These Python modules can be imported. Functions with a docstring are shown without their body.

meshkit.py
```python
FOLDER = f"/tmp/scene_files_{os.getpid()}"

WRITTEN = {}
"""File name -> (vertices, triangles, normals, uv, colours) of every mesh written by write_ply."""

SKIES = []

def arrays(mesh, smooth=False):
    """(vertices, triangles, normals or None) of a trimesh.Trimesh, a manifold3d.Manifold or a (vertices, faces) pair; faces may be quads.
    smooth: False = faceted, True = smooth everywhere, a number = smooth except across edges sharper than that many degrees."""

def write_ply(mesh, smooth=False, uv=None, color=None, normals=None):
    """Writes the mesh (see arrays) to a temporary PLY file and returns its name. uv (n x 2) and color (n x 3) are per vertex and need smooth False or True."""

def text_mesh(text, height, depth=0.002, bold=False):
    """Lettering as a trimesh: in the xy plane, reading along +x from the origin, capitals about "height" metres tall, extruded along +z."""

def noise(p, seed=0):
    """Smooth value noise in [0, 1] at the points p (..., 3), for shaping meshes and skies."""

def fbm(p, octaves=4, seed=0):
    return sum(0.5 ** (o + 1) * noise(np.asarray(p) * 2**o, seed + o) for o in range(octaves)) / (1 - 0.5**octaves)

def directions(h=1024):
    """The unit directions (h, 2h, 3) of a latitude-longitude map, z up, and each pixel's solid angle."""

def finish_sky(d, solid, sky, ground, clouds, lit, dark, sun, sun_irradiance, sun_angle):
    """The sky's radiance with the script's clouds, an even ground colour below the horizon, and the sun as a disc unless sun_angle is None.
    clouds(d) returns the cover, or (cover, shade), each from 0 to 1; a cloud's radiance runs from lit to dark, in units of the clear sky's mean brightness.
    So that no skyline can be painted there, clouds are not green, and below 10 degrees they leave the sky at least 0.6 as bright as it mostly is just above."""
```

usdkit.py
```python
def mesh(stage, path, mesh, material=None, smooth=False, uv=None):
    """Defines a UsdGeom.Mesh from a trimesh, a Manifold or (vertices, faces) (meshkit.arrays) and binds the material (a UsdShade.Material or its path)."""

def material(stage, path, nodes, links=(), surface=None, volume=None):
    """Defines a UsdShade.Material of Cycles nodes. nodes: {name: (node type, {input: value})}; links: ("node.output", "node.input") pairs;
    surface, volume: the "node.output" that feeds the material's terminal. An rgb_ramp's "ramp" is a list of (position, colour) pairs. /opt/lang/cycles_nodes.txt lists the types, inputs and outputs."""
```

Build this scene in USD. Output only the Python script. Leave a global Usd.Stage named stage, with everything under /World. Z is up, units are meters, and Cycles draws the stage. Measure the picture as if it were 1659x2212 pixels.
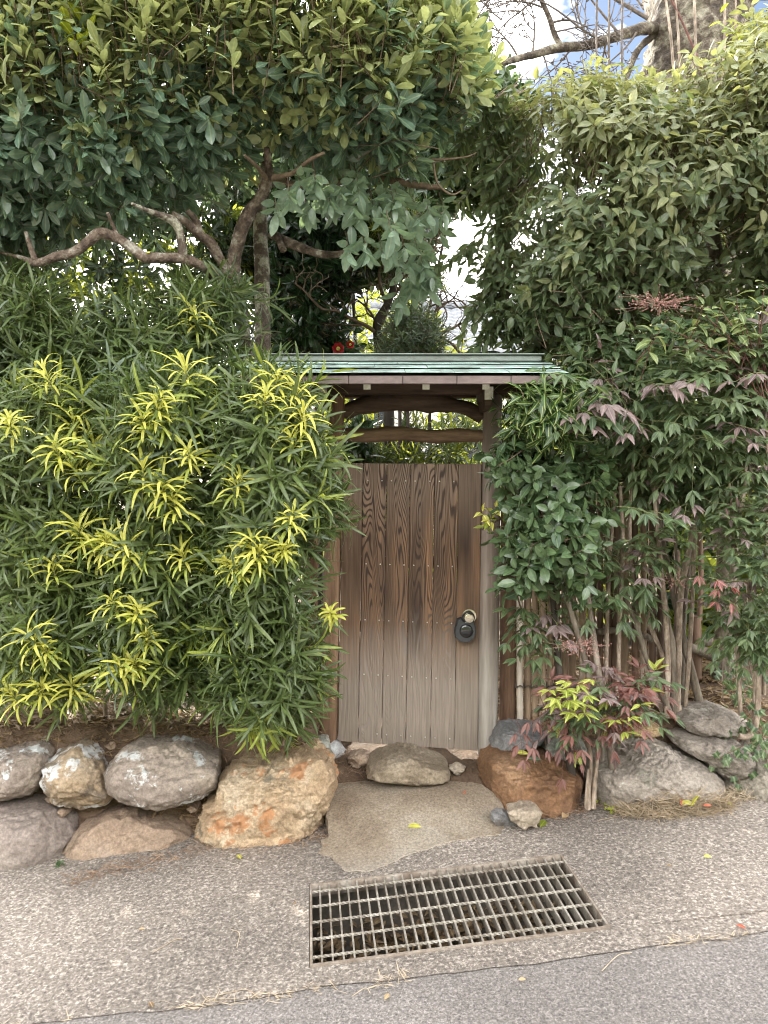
import math, random, numpy as np, trimesh, shapely, usdkit, meshkit
from shapely.geometry import Polygon, Point
from scipy.spatial import Delaunay
from pxr import Usd, UsdGeom, UsdLux, UsdShade, Gf, Sdf, Vt

stage = Usd.Stage.CreateInMemory()
UsdGeom.SetStageUpAxis(stage, UsdGeom.Tokens.z)
UsdGeom.SetStageMetersPerUnit(stage, 1.0)
W = UsdGeom.Xform.Define(stage, '/World'); stage.SetDefaultPrim(W.GetPrim())
UsdGeom.Scope.Define(stage, '/World/Looks')

# ------------------------------------------------------------------ camera, sky, sun, exposure
FOC, CX, CY, HOR, CAMZ = 1659.0, 829.5, 1106.0, 985.0, 1.58
PITCH = math.atan((CY - HOR) / FOC)
EXPOSURE = 1.92
cam = UsdGeom.Camera.Define(stage, '/World/camera')
cam.CreateFocalLengthAttr(26.0); cam.CreateHorizontalApertureAttr(26.0); cam.CreateVerticalApertureAttr(26.0 * 4 / 3)
cam.CreateClippingRangeAttr(Gf.Vec2f(0.05, 500))
cam.AddTranslateOp().Set(Gf.Vec3d(0, 0, CAMZ)); cam.AddRotateXOp().Set(90 - math.degrees(PITCH))
cam.CreateExposureAttr(EXPOSURE)

SUN = np.array([-0.50, 1.0, 0.60]); SUN /= np.linalg.norm(SUN)
SUN_EL, SUN_ROT = math.asin(SUN[2]), math.atan2(SUN[0], SUN[1])
CLOUD = 50.0
sky_mat = usdkit.material(stage, '/World/Looks/sky_material', {
    'sky': ('sky_texture', {'sky_type': 'single_scattering', 'sun_disc': False, 'sun_elevation': SUN_EL, 'sun_rotation': SUN_ROT}),
    'tc': ('texture_coordinate', {}),
    'map': ('mapping', {'scale': (1.0, 1.0, 2.2), 'location': (3.1, 0.4, 0.2)}),
    'n': ('noise_texture', {'scale': 2.3, 'detail': 7, 'roughness': 0.58, 'distortion': 0.3}),
    'r': ('rgb_ramp', {'ramp': [(0.0, (0, 0, 0)), (0.42, (0, 0, 0)), (0.58, (1, 1, 1)), (1.0, (1, 1, 1))]}),
    'm': ('mix', {'mix_type': 'mix', 'color2': (CLOUD, CLOUD * 0.985, CLOUD * 0.96)}),
    'b': ('background_shader', {'strength': 0.05})},
    [('tc.generated', 'map.vector'), ('map.vector', 'n.vector'), ('n.fac', 'r.fac'), ('r.color', 'm.fac'), ('sky.color', 'm.color1'), ('m.color', 'b.color')],
    surface='b.background')
dome = UsdLux.DomeLight.Define(stage, '/World/sky')
dome.GetPrim().SetCustomDataByKey('kind', 'structure')
UsdShade.MaterialBindingAPI.Apply(dome.GetPrim()).Bind(sky_mat)
sun = UsdLux.DistantLight.Define(stage, '/World/sun')
sun.CreateNormalizeAttr(True); sun.CreateIntensityAttr(1.2); sun.CreateAngleAttr(0.5); sun.CreateColorAttr(Gf.Vec3f(1, 0.93, 0.80))
zax = Gf.Vec3d(*SUN)
sun.AddTransformOp().Set(Gf.Matrix4d(Gf.Rotation(Gf.Vec3d(0, 0, 1), zax), Gf.Vec3d(0, 0, 0)))

# ------------------------------------------------------------------ helpers
rng = np.random.default_rng(7)
st_, ct_ = math.sin(PITCH), math.cos(PITCH)

def ray(px, py):
    u, v = (px - CX) / FOC, (CY - py) / FOC
    return np.array([u, ct_ + v * st_, v * ct_ - st_])

def P(px, py, Y):
    d = ray(px, py)
    return d * (Y / d[1]) + [0, 0, CAMZ]

def project(p):
    q = np.asarray(p) - [0, 0, CAMZ]
    dep = q[..., 1] * ct_ - q[..., 2] * st_
    up = q[..., 1] * st_ + q[..., 2] * ct_
    return CX + FOC * q[..., 0] / dep, CY - FOC * up / dep, dep

GX, GY, GC = 0.0695, -0.0205, 0.0
def gz(x, y): return GX * x + GY * y + GC

def G(px, py, lift=0.0):
    d = ray(px, py); o = CAMZ
    t = (o - lift - GC) / (GX * d[0] + GY * d[1] - d[2])
    return np.array([d[0] * t, d[1] * t, o + d[2] * t])

def sm(a, b, x):
    t = np.clip((np.asarray(x, float) - a) / (b - a), 0, 1); return t * t * (3 - 2 * t)

names = {}
def numbered(parent, name):
    k = names.get((parent, name), 0); names[(parent, name)] = k + 1
    return f'{parent}/{name}' if k == 0 else f'{parent}/{name}_{k:03d}'

def data(prim, **kw):
    for k, v in kw.items():
        if v: prim.SetCustomDataByKey(k, v)

def V3(*a): return np.array(a, float)

class Thing:
    def __init__(s, name, label, category, base, group=None):
        s.base = np.asarray(base, float)
        x = UsdGeom.Xform.Define(stage, numbered('/World', name)); x.AddTranslateOp().Set(Gf.Vec3d(*map(float, s.base)))
        s.prim = x.GetPrim(); s.path = str(s.prim.GetPath())
        data(s.prim, label=label, category=category, group=group)
    def add(s, name, mesh, mat, smooth=False, uv=None, parent=None, label=None, kind=None):
        v, f = (mesh.vertices, mesh.faces) if hasattr(mesh, 'vertices') else mesh
        m = usdkit.mesh(stage, numbered(parent or s.path, name), (np.asarray(v) - s.base, f), M[mat], smooth, uv)
        data(m.GetPrim(), label=label, kind=kind)
        return str(m.GetPath())

def solo(name, mesh, mat, label, category, smooth=False, uv=None, group=None, kind=None):
    v, f = (mesh.vertices, mesh.faces) if hasattr(mesh, 'vertices') else mesh
    v = np.asarray(v, float); c = np.array([v[:, 0].mean(), v[:, 1].mean(), v[:, 2].min()])
    m = usdkit.mesh(stage, numbered('/World', name), (v - c, f), M[mat], smooth, uv)
    m.AddTranslateOp().Set(Gf.Vec3d(*map(float, c)))
    data(m.GetPrim(), label=label, category=category, group=group, kind=kind)
    return str(m.GetPath())

def structure(name, mesh, mat, smooth=False):
    v, f = (mesh.vertices, mesh.faces) if hasattr(mesh, 'vertices') else mesh
    m = usdkit.mesh(stage, numbered('/World', name), (np.asarray(v, float), f), M[mat], smooth)
    data(m.GetPrim(), kind='structure')
    return str(m.GetPath())

def cat(parts):
    vs, fs, n = [], [], 0
    for p in parts:
        v, f = (p.vertices, p.faces) if hasattr(p, 'vertices') else (p[0], p[1])
        vs.append(np.asarray(v)); fs.append(np.asarray(f) + n); n += len(v)
    return np.vstack(vs), np.vstack(fs)

def box8(c):
    """hexahedron from 8 corners: bottom 4 ccw, top 4 ccw"""
    f = [(0, 3, 2), (0, 2, 1), (4, 5, 6), (4, 6, 7), (0, 1, 5), (0, 5, 4), (1, 2, 6), (1, 6, 5), (2, 3, 7), (2, 7, 6), (3, 0, 4), (3, 4, 7)]
    return np.array(c, float), np.array(f)

def bx(x0, x1, y0, y1, z0, z1):
    return box8([(x0, y0, z0), (x1, y0, z0), (x1, y1, z0), (x0, y1, z0), (x0, y0, z1), (x1, y0, z1), (x1, y1, z1), (x0, y1, z1)])

def bevel_box(x0, x1, y0, y1, z0, z1, b=0.004):
    pts = []
    for sx in (0, 1):
        for sy in (0, 1):
            for sz in (0, 1):
                p = V3((x0, x1)[sx], (y0, y1)[sy], (z0, z1)[sz]); d = V3(1 - 2 * sx, 1 - 2 * sy, 1 - 2 * sz) * b
                for k in range(3):
                    q = p + d; q[k] = p[k]; pts.append(q)
    h = trimesh.convex.convex_hull(np.array(pts)); return h.vertices, h.faces

def tube(path, radii, sides=8, caps=True, lump=0.0, seed=0):
    p = np.asarray(path, float); n = len(p); r = np.broadcast_to(np.asarray(radii, float), n)
    t = np.gradient(p, axis=0); t /= np.linalg.norm(t, axis=1, keepdims=True) + 1e-12
    a = V3(0, 0, 1) if abs(t[0, 2]) < 0.9 else V3(1, 0, 0)
    rings = []
    for i in range(n):
        a = a - t[i] * (a @ t[i]); a /= np.linalg.norm(a); b = np.cross(t[i], a)
        ang = np.linspace(0, 2 * np.pi, sides, endpoint=False)
        rings.append(p[i] + r[i] * (np.cos(ang)[:, None] * a + np.sin(ang)[:, None] * b))
    v = np.vstack(rings)
    if lump:
        c = np.repeat(p, sides, 0); w = v - c
        v = c + w * (1 + lump * (meshkit.fbm(v * 14 + seed * 7.3, 3, seed) - 0.5)[:, None] * 2)
    i, j = np.meshgrid(np.arange(n - 1), np.arange(sides), indexing='ij'); j2 = (j + 1) % sides
    q = np.stack([i * sides + j, i * sides + j2, (i + 1) * sides + j2, (i + 1) * sides + j], -1).reshape(-1, 4)
    f = np.vstack([q[:, [0, 1, 2]], q[:, [0, 2, 3]]])
    if caps:
        k = len(v); v = np.vstack([v, p[0], p[-1]])
        jj = np.arange(sides); j2 = (jj + 1) % sides; o = (n - 1) * sides
        f = np.vstack([f, np.stack([j2, jj, np.full(sides, k)], 1), np.stack([o + jj, o + j2, np.full(sides, k + 1)], 1)])
    return v, f

def spline(pts, n):
    """Catmull-Rom through pts, n samples"""
    p = np.asarray(pts, float)
    if len(p) == 2: return p[0] + np.linspace(0, 1, n)[:, None] * (p[1] - p[0])
    q = np.vstack([2 * p[0] - p[1], p, 2 * p[-1] - p[-2]])
    s = np.linspace(0, len(p) - 1 - 1e-9, n); i = s.astype(int); t = (s - i)[:, None]
    a, b, c, d = q[i], q[i + 1], q[i + 2], q[i + 3]
    return 0.5 * (2 * b + (c - a) * t + (2 * a - 5 * b + 4 * c - d) * t ** 2 + (3 * b - a - 3 * c + d) * t ** 3)

def pxtube(pts, sides=9, n=None, lump=0.12, seed=0):
    """pts: (px, py, Y, radius in px)"""
    q = np.array([np.r_[P(a, b, Y), r * Y / FOC] for a, b, Y, r in pts])
    n = n or max(8, 5 * len(pts))
    if pts[0][3] > 6 and lump > .11: n, sides, lump = n * 2, sides + 4, lump * 1.5
    s = spline(q, n)
    return tube(s[:, :3], np.maximum(s[:, 3], 0.002), sides, lump=lump, seed=seed)

def norm(a): return a / (np.linalg.norm(a, axis=-1, keepdims=True) + 1e-12)

# ------------------------------------------------------------------ materials
M = {}
def mat(name, nodes, links, surface='p.BSDF', volume=None):
    M[name] = usdkit.material(stage, f'/World/Looks/{name}', nodes, links, surface, volume)

def leafmat(name, dark, light, rough=0.38, trans=0.32, tcol=None, rib=None, ribw=0.08, edge=0.4, spec=0.5, mott=0.25):
    tcol = tcol or tuple(min(1, c * k) for c, k in zip(light, (2.4, 2.2, 1.2)))
    rib = rib or tuple(min(1, c * 1.7 + 0.01) for c in light)
    mid = tuple(0.5 * (a + b) for a, b in zip(dark, light))
    nodes = {
        'g': ('geometry', {}), 'oi': ('object_info', {}), 'tc': ('texture_coordinate', {}),
        'add': ('math', {'math_type': 'add'}), 'fr': ('math', {'math_type': 'fraction'}),
        'ramp': ('rgb_ramp', {'ramp': [(0, dark), (0.55, mid), (1, light)]}),
        'sx': ('separate_xyz', {}), 'o': ('math', {'math_type': 'subtract', 'value2': 0.5}), 'ab': ('math', {'math_type': 'absolute'}),
        'rr': ('rgb_ramp', {'ramp': [(0, (1, 1, 1)), (ribw * 0.6, (0.75, 0.75, 0.75)), (ribw, (0, 0, 0)), (0.40, (0, 0, 0)), (0.47, (edge,) * 3), (1, (edge,) * 3)]}),
        'm': ('mix', {'mix_type': 'mix', 'color2': rib}),
        'n': ('noise_texture', {'scale': 45.0, 'detail': 3}),
        'nr': ('rgb_ramp', {'ramp': [(0.3, (1 - mott,) * 3), (0.7, (1 + mott,) * 3)]}),
        'mu': ('mix', {'mix_type': 'multiply', 'fac': 1.0}),
        'bmp': ('bump', {'strength': 0.25, 'distance': 0.004}),
        'p': ('principled_bsdf', {'roughness': rough, 'specular_ior_level': spec}),
        't': ('translucent_bsdf', {}), 'tm': ('mix', {'mix_type': 'mix', 'fac': 0.6, 'color2': tcol}),
        'mc': ('mix_closure', {'fac': trans})}
    links = [('g.random_per_island', 'add.value1'), ('oi.random', 'add.value2'), ('add.value', 'fr.value1'), ('fr.value', 'ramp.fac'),
             ('tc.UV', 'sx.vector'), ('sx.x', 'o.value1'), ('o.value', 'ab.value1'), ('ab.value', 'rr.fac'), ('rr.color', 'm.fac'), ('ramp.color', 'm.color1'),
             ('g.position', 'n.vector'), ('n.fac', 'nr.fac'), ('m.color', 'mu.color1'), ('nr.color', 'mu.color2'),
             ('mu.color', 'p.base_color'), ('mu.color', 'tm.color1'), ('tm.color', 't.color'), ('n.fac', 'bmp.height'), ('bmp.normal', 'p.normal'),
             ('p.BSDF', 'mc.closure1'), ('t.BSDF', 'mc.closure2')]
    mat(name, nodes, links, surface='mc.closure')

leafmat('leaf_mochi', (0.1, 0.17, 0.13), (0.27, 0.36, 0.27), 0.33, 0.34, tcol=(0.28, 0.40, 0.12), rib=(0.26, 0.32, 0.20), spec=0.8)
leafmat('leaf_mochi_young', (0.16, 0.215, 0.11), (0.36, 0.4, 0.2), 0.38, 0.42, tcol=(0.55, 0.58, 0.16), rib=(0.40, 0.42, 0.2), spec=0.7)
leafmat('leaf_mochi_lime', (0.30, 0.36, 0.03), (0.42, 0.46, 0.05), 0.4, 0.45, tcol=(0.6, 0.65, 0.06))
leafmat('leaf_podo', (0.045, 0.074, 0.024), (0.155, 0.195, 0.065), 0.36, 0.22, tcol=(0.22, 0.32, 0.05), rib=(0.13, 0.17, 0.055), ribw=0.12)
leafmat('leaf_podo_grey', (0.065, 0.10, 0.07), (0.15, 0.20, 0.13), 0.45, 0.22, rib=(0.2, 0.25, 0.17))
leafmat('leaf_podo_yellow', (0.42, 0.42, 0.07), (0.68, 0.65, 0.16), 0.42, 0.35, tcol=(0.8, 0.78, 0.12), rib=(0.5, 0.52, 0.12), ribw=0.1, mott=0.12)
leafmat('leaf_podo_lime', (0.16, 0.22, 0.04), (0.36, 0.42, 0.08), 0.4, 0.3, rib=(0.4, 0.44, 0.14), ribw=0.1)
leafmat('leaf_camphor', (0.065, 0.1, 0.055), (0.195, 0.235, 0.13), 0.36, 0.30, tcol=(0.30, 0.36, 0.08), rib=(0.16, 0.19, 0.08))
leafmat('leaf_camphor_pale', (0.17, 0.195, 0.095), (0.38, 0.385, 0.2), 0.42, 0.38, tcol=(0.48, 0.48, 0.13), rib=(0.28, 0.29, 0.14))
leafmat('leaf_glossy', (0.034, 0.07, 0.032), (0.11, 0.165, 0.078), 0.27, 0.15, rib=(0.13, 0.19, 0.085), ribw=0.06, spec=0.6)
leafmat('leaf_camellia', (0.013, 0.034, 0.016), (0.042, 0.078, 0.034), 0.28, 0.12, spec=0.55)
leafmat('leaf_variegated', (0.022, 0.060, 0.018), (0.055, 0.11, 0.03), 0.33, 0.2, rib=(0.34, 0.38, 0.13), ribw=0.10)
leafmat('leaf_nandina', (0.04, 0.078, 0.034), (0.125, 0.17, 0.08), 0.4, 0.26, rib=(0.17, 0.21, 0.11))
leafmat('leaf_nandina_purple', (0.12, 0.09, 0.085), (0.26, 0.2, 0.19), 0.42, 0.25, tcol=(0.4, 0.16, 0.16), rib=(0.34, 0.24, 0.24))
leafmat('leaf_nandina_red', (0.17, 0.055, 0.05), (0.3, 0.13, 0.115), 0.42, 0.3, tcol=(0.45, 0.09, 0.06))
leafmat('leaf_nandina_wine', (0.12, 0.055, 0.048), (0.26, 0.135, 0.115), 0.42, 0.28, tcol=(0.45, 0.09, 0.06), rib=(0.3, 0.14, 0.11))
leafmat('leaf_nandina_lime', (0.2, 0.25, 0.045), (0.38, 0.41, 0.09), 0.42, 0.35, tcol=(0.5, 0.55, 0.1), mott=0.15)
leafmat('leaf_pale', (0.12, 0.17, 0.07), (0.26, 0.31, 0.14), 0.42, 0.35)
leafmat('leaf_back', (0.05, 0.10, 0.016), (0.22, 0.28, 0.04), 0.5, 0.5, tcol=(0.6, 0.62, 0.08))
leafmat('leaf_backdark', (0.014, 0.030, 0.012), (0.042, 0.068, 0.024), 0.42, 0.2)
leafmat('leaf_ivy', (0.022, 0.058, 0.02), (0.075, 0.125, 0.04), 0.4, 0.22, rib=(0.2, 0.25, 0.13))
leafmat('leaf_dry', (0.1, 0.058, 0.03), (0.42, 0.3, 0.17), 0.7, 0.1, rib=(0.4, 0.3, 0.17))
leafmat('leaf_fallen_yellow', (0.30, 0.29, 0.04), (0.42, 0.40, 0.08), 0.5, 0.1)
leafmat('leaf_fallen_red', (0.28, 0.05, 0.03), (0.36, 0.1, 0.05), 0.5, 0.1)
leafmat('petal_red', (0.22, 0.006, 0.012), (0.36, 0.015, 0.025), 0.5, 0.25, tcol=(0.5, 0.02, 0.03), rib=(0.3, 0.015, 0.02), mott=0.1)
leafmat('straw', (0.26, 0.19, 0.12), (0.62, 0.52, 0.38), 0.7, 0.1, tcol=(0.5, 0.4, 0.26), rib=(0.5, 0.4, 0.27))

def noisy(name, ramp, scale=8, detail=6, rough=0.8, bump=0.4, bdist=0.01, bscale=None, stretch=(1, 1, 1), distort=0.0, ramp2=None, scale2=60, nrough=0.6, f2=0.5, spec=0.4, metallic=0, space='g.position'):
    nodes = {'g': ('geometry', {}), 'tc': ('texture_coordinate', {}), 'mp': ('mapping', {'scale': stretch}),
             'n': ('noise_texture', {'scale': scale, 'detail': detail, 'roughness': nrough, 'distortion': distort}),
             'r': ('rgb_ramp', {'ramp': ramp}),
             'n2': ('noise_texture', {'scale': scale2, 'detail': 4, 'roughness': 0.7}),
             'r2': ('rgb_ramp', {'ramp': ramp2 or [(0.3, (0.6, 0.6, 0.6)), (0.7, (1.4, 1.4, 1.4))]}),
             'm': ('mix', {'mix_type': 'multiply', 'fac': f2}),
             'nb': ('noise_texture', {'scale': bscale or scale2, 'detail': 6, 'roughness': 0.65}),
             'b': ('bump', {'strength': bump, 'distance': bdist}),
             'p': ('principled_bsdf', {'roughness': rough, 'specular_ior_level': spec, 'metallic': metallic})}
    links = [(space, 'mp.vector'), ('mp.vector', 'n.vector'), ('mp.vector', 'n2.vector'), ('mp.vector', 'nb.vector'), ('n.fac', 'r.fac'), ('n2.fac', 'r2.fac'),
             ('r.color', 'm.color1'), ('r2.color', 'm.color2'), ('m.color', 'p.base_color'), ('nb.fac', 'b.height'), ('b.normal', 'p.normal')]
    mat(name, nodes, links)

noisy('bark_mochi', [(0.36, (0.05, 0.034, 0.025)), (0.47, (0.12, 0.084, 0.062)), (0.56, (0.20, 0.155, 0.12)), (0.66, (0.38, 0.35, 0.30))], 17, scale2=80, bump=1.0, bdist=0.03, bscale=40, f2=0.95)
noisy('bark_lichen', [(0.3, (0.06, 0.045, 0.035)), (0.48, (0.12, 0.09, 0.07)), (0.56, (0.34, 0.32, 0.25)), (0.7, (0.46, 0.44, 0.36))], 16, scale2=90, bump=0.9, bdist=0.015, f2=0.8)
noisy('bark_cherry', [(0.3, (0.03, 0.023, 0.018)), (0.48, (0.095, 0.072, 0.053)), (0.58, (0.22, 0.195, 0.145)), (0.74, (0.36, 0.33, 0.26))], 11, scale2=60, bump=1.0, bdist=0.05, bscale=22, f2=0.9)
noisy('bark_grey', [(0.3, (0.075, 0.058, 0.043)), (0.6, (0.19, 0.155, 0.12)), (0.8, (0.30, 0.26, 0.21))], 24, stretch=(1, 1, 0.25), scale2=90, bump=0.9, bdist=0.01, f2=0.8)
noisy('bark_dark', [(0.3, (0.02, 0.016, 0.013)), (0.7, (0.065, 0.05, 0.04))], 14, bump=0.7, stretch=(1, 1, 0.3))
noisy('twig_brown', [(0.3, (0.09, 0.06, 0.04)), (0.7, (0.19, 0.135, 0.09))], 30, bump=0.2)
noisy('twig_grey', [(0.3, (0.055, 0.045, 0.04)), (0.7, (0.15, 0.12, 0.10))], 30, bump=0.2)
noisy('stem_pale', [(0.3, (0.13, 0.095, 0.07)), (0.5, (0.24, 0.185, 0.14)), (0.7, (0.38, 0.31, 0.25))], 30, bump=0.8, bdist=0.006, stretch=(1, 1, 0.35), f2=0.8)
noisy('twig_green', [(0.3, (0.10, 0.12, 0.04)), (0.7, (0.20, 0.20, 0.08))], 30, bump=0.1)
noisy('twig_red', [(0.3, (0.08, 0.033, 0.027)), (0.7, (0.17, 0.075, 0.058))], 30, bump=0.1)
noisy('berry', [(0.3, (0.20, 0.09, 0.08)), (0.7, (0.40, 0.22, 0.18))], 60, bump=0.1)
noisy('soil', [(0.3, (0.055, 0.034, 0.022)), (0.5, (0.11, 0.07, 0.044)), (0.72, (0.20, 0.135, 0.088))], 5, scale2=55, bump=0.9, bdist=0.02, f2=0.85)
noisy('litter', [(0.3, (0.09, 0.052, 0.032)), (0.5, (0.20, 0.125, 0.08)), (0.72, (0.38, 0.27, 0.17))], 40, scale2=120, bump=0.2)
noisy('cut_wood', [(0.3, (0.30, 0.21, 0.13)), (0.7, (0.45, 0.34, 0.22))], 30, bump=0.3)
noisy('wood_beam', [(0.3, (0.026, 0.016, 0.011)), (0.5, (0.062, 0.038, 0.026)), (0.72, (0.125, 0.08, 0.054))], 20, stretch=(0.12, 1, 1), scale2=90, bump=0.6, bdist=0.006, f2=0.7)
noisy('wood_log', [(0.3, (0.085, 0.050, 0.030)), (0.5, (0.17, 0.105, 0.066)), (0.72, (0.27, 0.18, 0.115))], 22, stretch=(0.15, 1, 1), scale2=80, bump=0.5, bdist=0.006, f2=0.7)
noisy('wood_post_brown', [(0.3, (0.10, 0.055, 0.032)), (0.5, (0.19, 0.112, 0.068)), (0.72, (0.28, 0.18, 0.115))], 24, stretch=(1, 1, 0.07), scale2=90, bump=0.55, bdist=0.008, f2=0.7)
noisy('wood_post_dark', [(0.3, (0.060, 0.032, 0.02)), (0.5, (0.125, 0.07, 0.042)), (0.72, (0.21, 0.125, 0.08))], 24, stretch=(1, 1, 0.07), scale2=90, bump=0.6, bdist=0.01, f2=0.7)
noisy('white_paint', [(0.3, (0.55, 0.52, 0.46)), (0.7, (0.76, 0.74, 0.68))], 40, rough=0.6, bump=0.15)
noisy('fascia', [(0.3, (0.075, 0.055, 0.05)), (0.7, (0.17, 0.13, 0.12))], 7, stretch=(0.5, 1, 1), rough=0.6, bump=0.2)
noisy('bamboo', [(0.3, (0.13, 0.085, 0.055)), (0.5, (0.24, 0.17, 0.115)), (0.72, (0.38, 0.29, 0.21))], 16, stretch=(1, 1, 0.12), rough=0.5, scale2=70, bump=0.25, bdist=0.003, f2=0.6)
noisy('bamboo_pale', [(0.3, (0.34, 0.28, 0.23)), (0.7, (0.56, 0.50, 0.43))], 18, stretch=(1, 1, 0.12), rough=0.5, bump=0.25)
noisy('bamboo_dark', [(0.3, (0.07, 0.042, 0.03)), (0.7, (0.19, 0.12, 0.085))], 18, stretch=(1, 1, 0.12), rough=0.55, bump=0.25)
noisy('rope', [(0.3, (0.05, 0.04, 0.032)), (0.7, (0.13, 0.105, 0.085))], 90, bump=0.5)
noisy('mortar', [(0.32, (0.24, 0.24, 0.245)), (0.52, (0.34, 0.34, 0.345)), (0.68, (0.55, 0.56, 0.57))], 14, scale2=110, bump=0.6, bdist=0.012)
noisy('pit_wall', [(0.3, (0.09, 0.08, 0.065)), (0.7, (0.19, 0.165, 0.135))], 9, bump=0.5)
noisy('pit_floor', [(0.3, (0.012, 0.010, 0.008)), (0.7, (0.04, 0.03, 0.022))], 20, bump=0.6)
noisy('steel_galv', [(0.3, (0.12, 0.098, 0.075)), (0.5, (0.20, 0.178, 0.148)), (0.7, (0.30, 0.275, 0.24))], 13, scale2=90, rough=0.7, bump=0.2, bdist=0.003, f2=0.7)
noisy('steel_rust', [(0.3, (0.13, 0.095, 0.07)), (0.5, (0.22, 0.18, 0.145)), (0.7, (0.33, 0.30, 0.26))], 14, scale2=70, rough=0.75, bump=0.4, bdist=0.004, f2=0.7)
noisy('copper_green', [(0.28, (0.12, 0.135, 0.12)), (0.42, (0.23, 0.30, 0.275)), (0.56, (0.33, 0.44, 0.405)), (0.76, (0.44, 0.53, 0.495))], 9, stretch=(1.0, 0.5, 1), scale2=45, rough=0.65, bump=0.15, bdist=0.004, f2=0.6)
noisy('copper_dull', [(0.3, (0.10, 0.095, 0.085)), (0.55, (0.17, 0.20, 0.185)), (0.75, (0.28, 0.36, 0.33))], 6, stretch=(0.4, 1, 1), scale2=50, rough=0.6, bump=0.15, f2=0.5)
noisy('brass', [(0.3, (0.62, 0.55, 0.42)), (0.7, (0.74, 0.69, 0.58))], 30, rough=0.22, bump=0.03, metallic=1.0)
noisy('box_plastic', [(0.3, (0.030, 0.031, 0.034)), (0.7, (0.045, 0.046, 0.05))], 90, rough=0.42, bump=0.05)
noisy('black_rubber', [(0.3, (0.010, 0.010, 0.010)), (0.7, (0.018, 0.018, 0.018))], 90, rough=0.45, bump=0.05)
noisy('black_glass', [(0.3, (0.006, 0.006, 0.007)), (0.7, (0.008, 0.008, 0.009))], 10, rough=0.04, bump=0.0, spec=0.9)
noisy('nail_metal', [(0.3, (0.42, 0.40, 0.36)), (0.7, (0.6, 0.57, 0.53))], 90, rough=0.45, bump=0.05, metallic=0.3)
noisy('print_white', [(0.3, (0.7, 0.7, 0.7)), (0.7, (0.75, 0.75, 0.75))], 90, rough=0.5, bump=0)
noisy('plaster', [(0.3, (0.60, 0.57, 0.50)), (0.7, (0.72, 0.69, 0.62))], 6, bump=0.1)
noisy('roof_tile', [(0.3, (0.17, 0.18, 0.20)), (0.7, (0.30, 0.31, 0.34))], 12, rough=0.45, bump=0.1)
noisy('dark_pane', [(0.3, (0.02, 0.025, 0.03)), (0.7, (0.035, 0.04, 0.045))], 4, rough=0.08, bump=0)

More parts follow.
